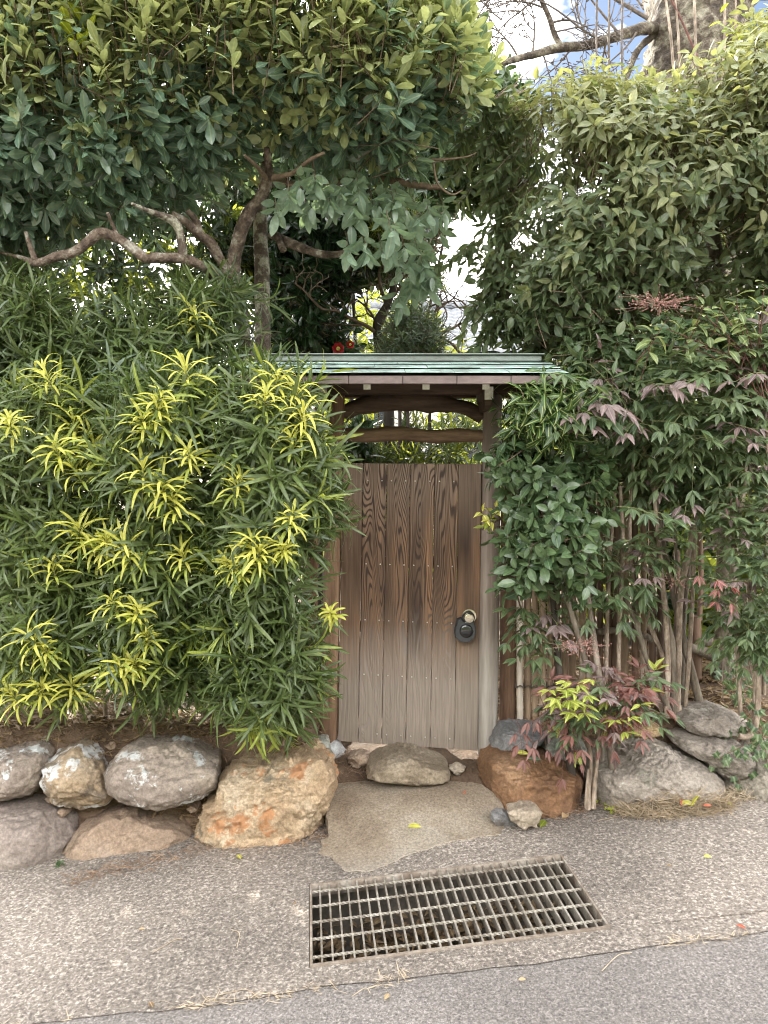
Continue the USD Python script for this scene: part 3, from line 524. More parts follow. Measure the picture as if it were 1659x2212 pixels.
def rock_mesh(outline, Yc, D, seed=0, amp=0.05, p=0.72, sub=4, ridge=0.5, fine=0.016, facets=4, grow=1.09):
    oc = np.mean(outline, 0); outline = [tuple(oc + (np.array(q) - oc) * grow) for q in outline]
    oy = np.array(outline)[:, 1]; rel = (oy - oy.min()) / np.ptp(oy)
    pts = np.array([[P(x, y, Yc)[0], P(x, y, Yc + D * (0.35 - 0.95 * q))[2]] for (x, y), q in zip(outline, rel)]); poly = Polygon(pts).buffer(0)
    if poly.geom_type != 'Polygon': poly = max(poly.geoms, key=lambda g: g.area)
    c = np.array(poly.centroid.coords[0]); ring = np.array(poly.exterior.coords)
    th = np.linspace(-np.pi, np.pi, 181); R = []
    for t in th:
        d = V3(math.cos(t), math.sin(t))
        inter = poly.exterior.intersection(shapely.LineString([c, c + d * 5]))
        R.append(max(np.linalg.norm(np.array(g.coords[0]) - c) for g in getattr(inter, 'geoms', [inter])) if not inter.is_empty else 0.02)
    R = np.array(R); ker = np.array([1, 2, 3, 2, 1]) / 9; Rs = np.convolve(np.r_[R[-3:-1], R, R[1:3]], ker, 'valid')
    s = trimesh.creation.icosphere(subdivisions=sub); d = np.asarray(s.vertices)
    rho = np.hypot(d[:, 0], d[:, 2]); a = np.arctan2(d[:, 2], d[:, 0]); Ra = np.interp(a, th, Rs)
    rp = rho ** p; yv = np.sign(d[:, 1]) * np.abs(d[:, 1]) ** p * D
    v = np.stack([c[0] + Ra * rp * np.cos(a), Yc + yv, c[1] + Ra * rp * np.sin(a)], 1)
    size = R.mean(); nn = norm(np.stack([np.cos(a) * rho, d[:, 1], np.sin(a) * rho], 1))
    rf = np.random.default_rng(seed + 400); cc = v.mean(0)
    for _ in range(facets):
        fn = norm(rf.normal(0, 1, 3) * [1, 1.3, .8] + V3(0, -.55, .1)); h = (v - cc) @ fn; lim = h.max() * rf.uniform(.76, .93); ov = np.maximum(0, h - lim); v = v - fn * (ov * .92)[:, None]
    f1 = meshkit.fbm(v / size * 1.7 + seed * 11.3, 4, seed) - 0.5
    f2 = np.abs(meshkit.fbm(v / size * 2.3 + seed * 5.1, 4, seed + 3) - 0.5) * 2
    f3 = meshkit.fbm(v * 40 + seed, 4, seed + 5) - 0.5
    f4 = np.abs(meshkit.fbm(v * 13 + seed * 2.7, 4, seed + 8) - .5)
    v = v + nn * (f1 * 2 * amp * size * 1.6 - ridge * f2 * amp * size * 1.5 + f3 * fine * 2 - f4 * (0.012 + 0.035 * ridge) * size * 4)[:, None]
    return trimesh.Trimesh(v, s.faces, process=False)
GT.add('footing', rock_mesh([(696, 1592), (728, 1590), (742, 1625), (750, 1668), (700, 1675), (690, 1640)], YD + 0.03, 0.075, 21, 0.05, sub=3), 'mortar', True)
GT.add('footing', rock_mesh([(1025, 1637), (1070, 1632), (1085, 1680), (1080, 1712), (1000, 1702), (1008, 1668)], YD + 0.0, 0.09, 22, 0.06, sub=3), 'mortar', True)
# beams
def beam(x0, x1, yt, yb, Yf, Yb, matn, name='beam'):
    a, b = P(x0, yt, Yf), P(x1, yb, Yf); return GT.add(name, bevel_box(a[0], b[0], Yf, Yb, b[2], a[2], 0.006), matn)
beam(640, 1200, 823, 850, 3.64, 3.76, 'wood_beam')
beam(640, 1190, 836, 858, 4.02, 4.12, 'wood_beam')
GT.add('arched_beam', pxtube([(742, 897, 3.80, 15), (772, 878, 3.80, 17), (820, 868, 3.80, 21), (880, 867, 3.80, 21), (940, 869, 3.80, 20), (985, 876, 3.80, 18), (1018, 886, 3.80, 16), (1042, 904, 3.80, 14)], 14, 60, 0.22, 3), 'wood_beam', 60)
GT.add('crossbar', pxtube([(738, 938, 3.79, 13), (790, 941, 3.79, 15), (860, 936, 3.79, 16), (930, 943, 3.79, 14), (990, 940, 3.79, 15), (1044, 943, 3.79, 13)], 14, 50, 0.12, 5), 'wood_log', 60)
# roof: eave in front, ridge above the door, a second slope behind
EY, RY, BY = 3.34, 3.80, 4.26
ze, zr_ = P(0, 806, EY)[2], P(0, 778, RY)[2]; xl, xr = P(519, 806, EY)[0], P(1221, 806, EY)[0]
def rz(y): return zr_ - abs(y - RY) / (RY - EY) * (zr_ - ze)
th = 0.022
def slab(y0, y1, d0, d1, x0, x1, sag=0.0):
    return box8([(x0, y0, rz(y0) - d0), (x1, y0, rz(y0) - d0), (x1, y1, rz(y1) - d0), (x0, y1, rz(y1) - d0), (x0, y0, rz(y0) - d1), (x1, y0, rz(y0) - d1), (x1, y1, rz(y1) - d1), (x0, y1, rz(y1) - d1)])
roof = GT.add('roof', cat([slab(EY + 0.01, RY - 0.001, 0.045, 0.016, xl + 0.01, xr - 0.01), slab(RY + 0.001, BY - 0.01, 0.045, 0.016, xl + 0.01, xr - 0.01)]), 'wood_beam')
NC = 3
for side in (0, 1):
    for c in range(NC):
        ya = EY - 0.012 + (RY - EY) * c / NC; yb = EY + (RY - EY) * (c + 1) / NC + 0.012
        if side: ya, yb = 2 * RY - ya, 2 * RY - yb
        n = 6; cuts = np.r_[xl - 0.012, np.sort(xl + (xr - xl) * (np.arange(1, n) + (0.5 if c % 2 else 0.0) + rng.uniform(-.08, .08, n - 1)) / n), xr + 0.012]
        for k in range(n):
            x0, x1 = cuts[k] + 0.0012, cuts[k + 1] - 0.0012; m_ = 7; xx_ = np.linspace(x0, x1, m_)
            lift = rng.uniform(0, .003) + 0.004 * meshkit.fbm(np.stack([xx_ * 5, xx_ * 0 + c * 3, xx_ * 0 + k], 1), 2, 2)
            lo = np.stack([xx_, np.full(m_, ya), rz(ya) + 0.0040 + lift], 1); hi = np.stack([xx_, np.full(m_, yb), rz(yb) - 0.004 + lift * 0.2], 1)
            lo2 = lo - [0, 0, 0.0035]; v = np.vstack([lo, hi, lo2]); f = []
            for j in range(m_ - 1):
                f += [(j, j + 1, m_ + j + 1), (j, m_ + j + 1, m_ + j), (2 * m_ + j, 2 * m_ + j + 1, j + 1), (2 * m_ + j, j + 1, j)]
            if not side or c < 2: GT.add('copper_sheet', (v, np.array(f)), 'copper_green', parent=roof)
rx0, rx1 = P(578, 770, RY - 0.05)[0], P(1170, 770, RY - 0.05)[0]
GT.add('ridge_cap', cat([bevel_box(rx0, rx1, RY - 0.055, RY + 0.055, zr_ - 0.012, zr_ + 0.018, 0.004), bevel_box(rx0 - 0.012, rx1 + 0.012, RY - 0.068, RY + 0.068, zr_ + 0.0185, zr_ + 0.026, 0.003)]), 'copper_dull', parent=roof)
for k in range(6):
    x0, x1 = xl + (xr - xl) * k / 6 + 0.001, xl + (xr - xl) * (k + 1) / 6 - 0.001
    GT.add('eave_board', bevel_box(x0, x1, EY - 0.004, EY + 0.018, ze - 0.046, ze - 0.0115, 0.002), 'fascia', parent=roof)
for pxx in (661, 727 + 30, 793, 856, 920, 984, 1049, 1112, 1170):
    white = pxx in (661, 793, 920, 1049)
    if not white: continue
    x = P(pxx, 830, EY + 0.06)[0]; hw = 0.0145
    y0, y1 = EY + 0.05, RY; dz = 0.046
    c8 = [(x - hw, y0, rz(y0) - dz - 0.031), (x + hw, y0, rz(y0) - dz - 0.031), (x + hw, y1, rz(y1) - dz - 0.031), (x - hw, y1, rz(y1) - dz - 0.031), (x - hw, y0, rz(y0) - dz), (x + hw, y0, rz(y0) - dz), (x + hw, y1, rz(y1) - dz), (x - hw, y1, rz(y1) - dz)]
    rf = GT.add('rafter', box8(c8), 'wood_beam')
    GT.add('painted_end', bx(x - hw - 0.001, x + hw + 0.001, y0 - 0.004, y0 - 0.0005, rz(y0) - dz - 0.032, rz(y0) - dz + 0.001), 'white_paint', parent=rf)
for (pxx, pyt, pyb) in ((1056, 834, 863), (697, 828, 858)):
    a, b = P(pxx - 8.5, pyt, 3.52), P(pxx + 8.5, pyb, 3.52)
    bm = GT.add('bracket', cat([bx(a[0], b[0], 3.52, 3.84, b[2], a[2] - 0.004), box8([(a[0] + .006, 3.56, b[2] - 0.045), (b[0] - .006, 3.56, b[2] - 0.045), (b[0] - .006, 3.8, b[2] - 0.045), (a[0] + .006, 3.8, b[2] - 0.045), (a[0] + .003, 3.525, b[2] - .001), (b[0] - .003, 3.525, b[2] - .001), (b[0] - .003, 3.82, b[2] - .001), (a[0] + .003, 3.82, b[2] - .001)])]), 'wood_beam')
    GT.add('painted_end', bx(a[0] - 0.001, b[0] + 0.001, 3.515, 3.5195, b[2] - 0.001, a[2] - 0.003), 'white_paint', parent=bm)

# key safe hanging on the knob
yk = YD - 0.034
kb = Thing('key_safe', 'black round key safe with glossy dial cover hanging on the door knob', 'key safe', P(1007, 1388, yk))
prof = [(-16, -17.5), (-9, -20), (-7.5, -15), (-3, -12.5), (3, -12.5), (8, -14), (10, -18), (17, -16), (19, -9), (22, 2), (22.5, 12), (18, 24), (9, 31), (0, 33), (-10, 31), (-19, 23), (-22, 12), (-21, 2), (-17.5, -9)]
kx, ky = 1007.5, 1356.0
body = Polygon([((kx + a - CX) * S, -(ky + b) * S) for a, b in prof]).buffer(0.006).buffer(-0.006)
def plate(poly, y0, depth):
    m = trimesh.creation.extrude_polygon(poly, depth, engine='earcut'); v = np.array(m.vertices)
    return np.stack([v[:, 0] * yk / YD, y0 - v[:, 2] + 0, v[:, 1] * yk / YD], 1), np.asarray(m.faces)[:, ::-1]
zoff = P(kx, ky, yk)[2] + ky * S * yk / YD
def shift(m): v, f = m; v = v.copy(); v[:, 2] += zoff; return v, f
kbody = kb.add('case', shift(cat([plate(body, yk + 0.026, 0.030), plate(body.buffer(-0.003), yk - 0.004, 0.003)])), 'box_plastic')
kb.add('back_cover', shift(plate(body.buffer(0.004), yk + 0.030, 0.010)), 'black_rubber')
an = np.linspace(0, 2 * np.pi, 25)
kcen = P(1012.0, 1335, yk)
kb.add('shackle', tube(np.array([kcen + V3(12.2 * S * math.sin(a) * (1 if abs(a) < 2.4 else 0.95), 0.008, 12.2 * S * math.cos(a)) for a in np.linspace(-2.5, 2.5, 25)]), 0.0052, 10), 'black_rubber', 50)
dc = P(1007.0, 1370 - 8 + 0.5, yk)
lens = trimesh.creation.icosphere(subdivisions=3); lv = np.array(lens.vertices) * [15 * S, 0.012, 15 * S] + [dc[0], yk - 0.0065, dc[2]]
kb.add('dial_cover', (lv, lens.faces), 'black_glass', True)
tm = meshkit.text_mesh('igloohome', 0.0042, 0.0006); tv_ = np.array(tm.vertices); w_ = np.ptp(tv_[:, 0])
tcn = P(1010.5, 1344.5, yk)
kb.add('lettering', (np.stack([tcn[0] + tv_[:, 0] - w_ / 2, yk - 0.0071 - tv_[:, 2], tcn[2] + tv_[:, 1]], 1), np.asarray(tm.faces)[:, ::-1]), 'print_white', parent=kbody)

# wing posts and bamboo fence
WP = Thing('wing_post', 'dark brown round wooden post right of the gate, between silvery gate post and bamboo fence', 'post', P(1096, 1558, 3.90))
WP.add('log', pxtube([(1101, 930, 3.90, 17), (1099, 1200, 3.90, 18), (1097, 1450, 3.90, 18.5), (1096, 1557, 3.90, 18)], 18, 40, 0.05, 8), 'wood_post_dark', 50)
WP2 = Thing('wing_post', 'short mossy brown round post left of the gate under the long-leaved shrub', 'post', P(667, 1575, 3.90))
WP2.add('log', pxtube([(672, 1000, 3.90, 17), (668, 1400, 3.90, 17.5), (667, 1575, 3.90, 18)], 18, 30, 0.05, 9), 'wood_post_brown', 50)
BF = Thing('bamboo_fence', 'brown bamboo pole fence tied with dark rope, right of the gate', 'fence', P(1250, 1570, 3.92))
x = 1122.0; k = 0
while x < 1440:
    Yf = 3.86 + 0.012 * ((k * 5) % 3); r = 7.6 + rng.uniform(-1.1, 1.0); ln = 1572 + rng.uniform(-6, 6)
    mname = 'bamboo_pale' if k == 0 else ('bamboo_dark' if x > 1190 and rng.random() < .55 else 'bamboo')
    tp = 985 + rng.uniform(-8, 8); y = tp; pts = []
    nxt = tp + rng.uniform(20, 90); lean = rng.uniform(-3, 3)
    while y < ln:
        pts.append((x + lean * (y - tp) / 500, y, Yf, r));
        if y + 14 < nxt: y = min(y + 30, nxt - 7) if nxt - 7 - y > 8 else nxt - 5
        else:
            pts += [(x + lean * (nxt - tp) / 500, nxt - 2.5, Yf, r * 1.04), (x + lean * (nxt - tp) / 500, nxt, Yf, r * 1.15), (x + lean * (nxt - tp) / 500, nxt + 2.5, Yf, r * 1.02)]; y = nxt + 5; nxt += rng.uniform(75, 120)
    pts.append((x, ln, Yf, r)); q = np.array([np.r_[P(a, b, c), d * c / FOC] for a, b, c, d in pts])
    BF.add('bamboo_pole', tube(q[:, :3], q[:, 3], 9), mname, 50)
    if k < 12:
        for yy in (1481, 1362):
            p = P(x, yy, Yf); BF.add('rope_tie', tube(np.array([p + V3(0.0215 * math.cos(a), 0.0215 * math.sin(a), 0.006 * math.sin(3 * a)) for a in np.linspace(0, 2 * np.pi, 13)]), 0.0042, 5), 'rope')
    x += 2 * r + rng.uniform(0.5, 3.0) + (2 if k > 5 else 0); k += 1
for yy in (1010, 1362, 1481):
    BF.add('rail', pxtube([(1116, yy, 3.935, 7), (1200, yy + 1, 3.935, 7), (1330, yy - 2, 3.935, 7), (1445, yy, 3.935, 7)], 9, 20, 0.05, yy), 'bamboo_dark', 50)
BF.add('rail', pxtube([(1084, 943, 3.93, 8), (1150, 943, 3.93, 8), (1260, 944, 3.93, 8)], 9, 14, 0.05, 4), 'wood_log', 50)
for i, (xa, ya, yb, r) in enumerate([(1503, 1330, 1545, 11), (1512, 1150, 1340, 6), (1462, 1190, 1400, 7)]):
    T = Thing('broken_stake', ('short thick broken bamboo stake between nandina stems and ivied trunk', 'thin leaning bamboo stake left of the ivied trunk', 'thin brown bamboo stake behind the nandina canes')[i], 'stake', P(xa, yb, 4.1))
    T.add('cane', pxtube([(xa, ya, 4.1, r), (xa + 2, (ya + yb) / 2, 4.1, r), (xa - 1, yb, 4.1, r)], 10, 14, 0.06, i), 'bamboo_dark', 50)
for i, pts in enumerate([[(1290, 1365, 3.80, 7), (1350, 1362, 3.82, 8), (1420, 1385, 3.9, 9), (1500, 1402, 4.05, 11), (1545, 1420, 4.1, 12)], [(1390, 1415, 4.2, 9), (1450, 1400, 4.2, 10), (1540, 1385, 4.25, 11), (1640, 1370, 4.3, 10)]]):
    T = Thing('fallen_branch', ('grey bent branch leaning from bamboo fence towards ivied trunk', 'grey weathered branch lying behind the nandina canes')[i], 'branch', P(pts[2][0], pts[2][1] + 15, pts[2][2]))
    T.add('limb', pxtube(pts, 9, 30, 0.15, i), 'bark_grey', 50)
T = Thing('stump', 'cut reddish stump on the soil left of the ivied trunk', 'stump', P(1492, 1560, 4.05))
T.add('bark', pxtube([(1496, 1498, 4.05, 14), (1493, 1530, 4.05, 15), (1490, 1560, 4.05, 19)], 12, 12, 0.12, 5), 'bark_grey', 50)
# ------------------------------------------------------------------ rocks
def C2(x, y): return x / 2.174, 1493 + y / 2.174
def C5(x, y): return 995.4 + x / 2.5, 1459.9 + y / 2.5
def rock(label, conv, outline, Yc, D, matn, seed, category='rock', **kw):
    px = [conv(*q) for q in outline]
    solo('rock', rock_mesh(px, Yc, D, seed, **kw), matn, label, category, 55)
rock('mauve-grey rock at far left end, upper row, above the big smooth boulder', C2, [(-70, 300), (0, 270), (60, 250), (150, 222), (220, 235), (245, 310), (235, 420), (190, 490), (90, 508), (20, 500), (-60, 480)], 3.50, 0.22, 'rock_mauve_lichen', 1, sub=5)
rock('pointed ochre rock with white lichen, second in upper row from left', C2, [(260, 300), (330, 250), (400, 215), (440, 260), (490, 330), (520, 400), (570, 480), (520, 540), (420, 560), (300, 515), (265, 440), (245, 370)], 3.48, 0.22, 'rock_ochre_lichen', 2, sub=5)
rock('wide rounded grey-mauve rock with white lichen streaks, upper row beside the orange boulder', C2, [(540, 350), (600, 250), (680, 208), (860, 208), (980, 262), (1085, 310), (1075, 380), (1000, 475), (900, 530), (790, 555), (650, 520), (560, 455)], 3.48, 0.25, 'rock_mauve_lichen', 3, sub=5, amp=0.035)
rock('large angular orange boulder left of the gate path', C2, [(918, 560), (960, 510), (1050, 460), (1055, 370), (1130, 310), (1240, 300), (1340, 270), (1480, 252), (1550, 345), (1568, 480), (1590, 640), (1560, 720), (1380, 800), (1180, 830), (970, 810), (930, 680)], 3.42, 0.27, 'rock_orange', 4, sub=6, amp=0.05, p=0.5, ridge=0.9, fine=0.022, facets=14, grow=1.06)
rock('big smooth purplish grey boulder at lower left corner of the wall', C2, [(-90, 520), (60, 490), (250, 500), (325, 555), (355, 640), (330, 780), (270, 880), (150, 950), (0, 990), (-90, 960)], 3.40, 0.26, 'rock_mauve', 5, sub=5, amp=0.025, ridge=0.2)
rock('broad brownish boulder in the lower row, left of the orange boulder', C2, [(315, 810), (345, 690), (430, 580), (540, 520), (640, 515), (740, 560), (845, 580), (910, 660), (905, 745), (850, 840), (700, 890), (520, 920), (370, 890)], 3.42, 0.25, 'rock_warm', 6, sub=5, amp=0.03, ridge=0.3)
rock('small grey stone tucked behind the orange boulder at the left gate post', C2, [(1425, 230), (1470, 215), (1535, 215), (1555, 300), (1560, 400), (1500, 420), (1440, 300)], 3.62, 0.10, 'rock_greygreen', 7)
rock('tiny beige stone on the soil above the leftmost rocks', C2, [(195, 215), (230, 207), (250, 218), (240, 235), (205, 232)], 3.55, 0.03, 'rock_tan', 31, sub=3)
rock('flat brown step stone in front of the door', C3, [(405, 300), (440, 260), (560, 212), (620, 212), (740, 262), (835, 310), (860, 400), (700, 420), (480, 400), (400, 380)], 3.60, 0.16, 'rock_step', 8, sub=5, amp=0.02, ridge=0.15, p=0.55, facets=0, grow=1.0)
rock('round grey-brown cobble left of the step stone', C3, [(305, 260), (360, 233), (418, 260), (413, 318), (340, 330), (307, 300)], 3.66, 0.06, 'rock_warm', 9)
rock('small pinkish pebble right of the step stone', C3, [(850, 320), (890, 302), (930, 330), (915, 368), (860, 362)], 3.62, 0.04, 'rock_tan', 10, sub=3)
rock('rust brown angular boulder right of the gate path', C5, [(135, 440), (210, 396), (330, 392), (480, 415), (560, 465), (625, 530), (650, 600), (630, 720), (520, 775), (350, 770), (200, 730), (135, 640), (122, 520)], 3.52, 0.24, 'rock_rust', 11, sub=5, amp=0.04, p=0.52, ridge=0.8, facets=12)
rock('flat dark slate slab leaning beside the right gate post', C5, [(165, 385), (222, 265), (300, 256), (430, 268), (425, 330), (330, 375), (200, 415)], 3.66, 0.14, 'rock_slate', 12, amp=0.02, p=0.55)
rock('grey-green stone behind the rust boulder, under red nandina leaves', C5, [(432, 365), (480, 300), (560, 275), (645, 330), (660, 420), (650, 500), (560, 460), (460, 420)], 3.66, 0.14, 'rock_greygreen', 13, p=0.6, ridge=0.7)
rock('grey slab edge below the bamboo poles', C5, [(400, 275), (440, 262), (520, 265), (545, 290), (520, 320), (430, 320)], 3.78, 0.10, 'rock_grey', 14, sub=3)
rock('huge rounded grey boulder right of the nandina cane', C5, [(688, 560), (705, 430), (780, 415), (880, 355), (960, 332), (1070, 338), (1125, 380), (1260, 425), (1325, 500), (1360, 590), (1320, 680), (1200, 740), (960, 790), (850, 790), (735, 740)], 3.54, 0.27, 'rock_grey', 15, sub=6, amp=0.045, ridge=0.6, facets=2)
rock('small yellow-tan stone on top behind the huge grey boulder', C5, [(893, 300), (940, 250), (1040, 244), (1080, 280), (1055, 325), (950, 342)], 3.66, 0.08, 'rock_yellow', 16)
rock('oval grey rock on the bank at right, topmost of the right pile', C5, [(1165, 210), (1250, 160), (1370, 150), (1465, 190), (1508, 235), (1485, 300), (1380, 326), (1220, 318), (1170, 270)], 3.66, 0.17, 'rock_grey', 17, sub=5, amp=0.03)
rock('long tapering grey rock leaning over the huge boulder at right', C5, [(1130, 330), (1170, 298), (1300, 304), (1450, 314), (1535, 400), (1550, 480), (1500, 560), (1400, 575), (1335, 510), (1280, 435), (1185, 372)], 3.55, 0.18, 'rock_grey', 18, sub=5, amp=0.04, ridge=0.7)
rock('pale lichen covered boulder at right edge of the picture', C5, [(1410, 590), (1530, 480), (1560, 385), (1640, 345), (1740, 370), (1760, 690), (1560, 725), (1430, 690)], 3.50, 0.24, 'rock_grey_lichen', 19, sub=5, amp=0.035)
rock('small beige stone on the concrete in front of the rust boulder', C5, [(255, 720), (330, 686), (390, 686), (430, 740), (415, 800), (330, 822), (275, 790)], 3.22, 0.075, 'rock_tan', 20, ridge=0.7, p=0.55, facets=10)
for i_, (q_, Y_, lab_) in enumerate([((250, 500), 3.42, 'fist-sized filler stone under the pointed lichen rock'), ((905, 540), 3.40, 'small filler stone between the wide lichen rock and the orange boulder'), ((530, 250), 3.55, 'small brown stone between the two upper lichen rocks'), ((300, 560), 3.38, 'small filler stone right of the purplish boulder')]):
    rock(lab_, C2, [(q_[0] - 32, q_[1]), (q_[0] - 10, q_[1] - 26), (q_[0] + 22, q_[1] - 20), (q_[0] + 34, q_[1] + 8), (q_[0] + 4, q_[1] + 28)], Y_, 0.05, 'rock_warm', 50 + i_, sub=3)
rock('flat grey chip beside the small beige stone', C5, [(160, 730), (220, 718), (290, 780), (275, 820), (200, 822), (165, 775)], 3.28, 0.05, 'rock_slate', 24, sub=3, p=0.55)
#SECTION3
# ------------------------------------------------------------------ foliage
def leaf_template(kind):
    if kind == 'strap': t = np.array([0, .16, .36, .56, .76, .9, 1.0]); w = np.array([.25, .72, .98, 1.0, .85, .52, 0]); fold = .10
    elif kind == 'lance': t = np.array([0, .2, .42, .68, .88, 1.0]); w = np.array([.0, .75, 1.0, .68, .25, 0]); fold = .16
    elif kind == 'drip': t = np.array([0, .16, .36, .6, .82, 1.0]); w = np.array([.0, .72, 1.0, .78, .26, 0]); fold = .14
    elif kind == 'spoon': t = np.array([0, .18, .42, .66, .87, 1.0]); w = np.array([.08, .32, .78, 1.0, .66, 0]); fold = .12
    elif kind == 'oval': t = np.array([0, .14, .36, .62, .86, 1.0]); w = np.array([.05, .62, .97, .95, .5, 0]); fold = .12
    elif kind == 'tiny': t = np.array([0, .5, 1.0]); w = np.array([.1, 1.0, 0]); fold = .12
    elif kind == 'needle': t = np.array([0, .45, 1.0]); w = np.array([.5, 1.0, 0]); fold = .1
    n = len(t); v, uv, f = [], [], []
    for i in range(n - 1):
        for s in (-1, 0, 1): v.append((s * w[i] * .5, t[i], abs(s) * w[i] * fold)); uv.append((.5 + .5 * s * max(w[i], .2), t[i]))
    v.append((0, 1, 0)); uv.append((.5, 1)); tip = len(v) - 1
    for i in range(n - 2):
        a, b = 3 * i, 3 * i + 3
        f += [(a, a + 1, b + 1), (a, b + 1, b), (a + 1, a + 2, b + 2), (a + 1, b + 2, b + 1)]
    a = 3 * (n - 2); f += [(a, a + 1, tip), (a + 1, a + 2, tip)]
    return np.array(v, float), np.array(f), np.array(uv, float)
TPL = {k: leaf_template(k) for k in ('strap', 'lance', 'drip', 'spoon', 'oval', 'tiny', 'needle')}

def leaves(kind, pos, dirs, nrm, L, Wd, curl, twist=None):
    """N separate leaves: verts (N, n, 3); faces, uv of one leaf"""
    tv, tf, tu = TPL[kind]; N = len(pos)
    a = norm(dirs); n = norm(nrm - a * (nrm * a).sum(-1, keepdims=True)); b = np.cross(a, n)
    L, Wd, c = (np.broadcast_to(np.asarray(x, float), N)[:, None] for x in (L, Wd, curl))
    c = np.where(np.abs(c) < 1e-3, 1e-3, c); t = tv[None, :, 1]
    y = L * np.sin(c * t) / c; z = -L * (1 - np.cos(c * t)) / c
    zz = tv[None, :, 2] * Wd
    y2 = y + zz * np.sin(c * t); z2 = z + zz * np.cos(c * t); x = tv[None, :, 0] * Wd
    return pos[:, None] + x[..., None] * b[:, None] + y2[..., None] * a[:, None] + z2[..., None] * n[:, None]

def joined(lv, kind):
    tv, tf, tu = TPL[kind]; N, n = lv.shape[:2]
    return (lv.reshape(-1, 3), (tf[None] + (np.arange(N) * n)[:, None, None]).reshape(-1, 3)), np.tile(tu, (N, 1))

class Crown:
    """collects leaves by (template, material); the 300 that show largest become parts, the rest one part"""
    def __init__(s): s.g = {}; s.tw = []
    def put(s, kind, matn, lv, front): s.g.setdefault((kind, matn), []).append((lv, front))
    def twig(s, m): s.tw.append(m)
    def build(s, T, top=300, twigmat='twig_brown', leafname='leaf', rest='foliage'):
        allg = []
        for (kind, matn), L in s.g.items():
            lv = np.concatenate([x[0] for x in L]); fr = np.concatenate([np.broadcast_to(x[1], len(x[0])) for x in L]); allg.append((kind, matn, lv, fr))
        sc = []
        for kind, matn, lv, fr in allg:
            c = lv.mean(1); px, py, dep = project(c); inn = (px > -20) & (px < 1680) & (py > -20) & (py < 2230)
            k = lv.shape[1]; e1 = lv[:, -1] - lv[:, 0]; m = 3 * ((k - 1) // 6); e2 = lv[:, m + 2] - lv[:, m]
            ar = np.linalg.norm(np.cross(e1, e2), axis=1); vw = norm(c - [0, 0, CAMZ]); face = np.abs((norm(np.cross(e1, e2)) * vw).sum(1))
            sc.append(np.where(inn, ar * (face + .05) / dep ** 2 * fr, 0))
        flat_ = np.concatenate(sc); thr = np.sort(flat_)[-top] if len(flat_) > top else -1
        if top <= 0: thr = 1e9
        for (kind, matn, lv, fr), q in zip(allg, sc):
            big = (q >= max(thr, 1e-12)); tv, tf, tu = TPL[kind]
            for l in lv[big][:top]: T.add(leafname, (l, tf), matn, True, tu)
            if (~big).any():
                m, u = joined(lv[~big], kind); T.add(rest, m, matn, True, u, kind='stuff')
        if s.tw: T.add('twigs', cat(s.tw), twigmat, True, kind='stuff')

def volume(poly_px, Yc, Tf, Tb, n, jit=0.10, inner=0.3, seed=0, bump=0.12, gap=0.0, flat_=0.25):
    """shoot tips in a rounded body whose outline is given at depth Yc: positions, outward directions, frontness"""
    r = np.random.default_rng(seed + 100)
    poly = Polygon([tuple(P(x, y, Yc)[[0, 2]]) for x, y in poly_px]).buffer(0)
    x0, z0, x1, z1 = poly.bounds; pts = np.zeros((0, 2))
    while len(pts) < n:
        q = r.uniform((x0, z0), (x1, z1), (n * 3, 2)); q = q[shapely.contains_xy(poly, q[:, 0], q[:, 1])]
        if gap: q = q[meshkit.fbm(np.c_[q * 3.1, np.full(len(q), seed * 1.0)], 3, seed) > gap]
        pts = np.vstack([pts, q])
    pts = pts[:n]; g = shapely.points(pts[:, 0], pts[:, 1]); dist = shapely.distance(poly.exterior, g)
    near = shapely.get_coordinates(shapely.get_point(shapely.shortest_line(g, poly.exterior), -1))
    out2 = norm(near - pts + 1e-9); dm = min(Tf * 1.3, dist.max()); e = np.clip(dist / dm, 0, 1)
    prof = np.sqrt(np.clip(1 - (1 - e) ** 2, 0, 1)); lump = (meshkit.fbm(np.c_[pts * 2.6, np.full(len(pts), seed + .5)], 3, seed + 2) - .5) * 2 * bump
    u = r.random(n); layer = np.where(u < 1 - inner, r.random(n) ** 2 * 0.35, r.uniform(.25, 1, n)); back = layer
    Y = Yc - prof * Tf * (1 - back) + back * prof * Tb + lump * (1 - back)
    front = 1 - back
    d = np.stack([out2[:, 0] * (1 - e), -(flat_ + e * 0.8) * (1 - back) + back * 0.3, out2[:, 1] * (1 - e)], 1)
    return np.stack([pts[:, 0], Y, pts[:, 1]], 1) + r.normal(0, jit * .25, (n, 3)), norm(d + r.normal(0, .28, (n, 3))), front

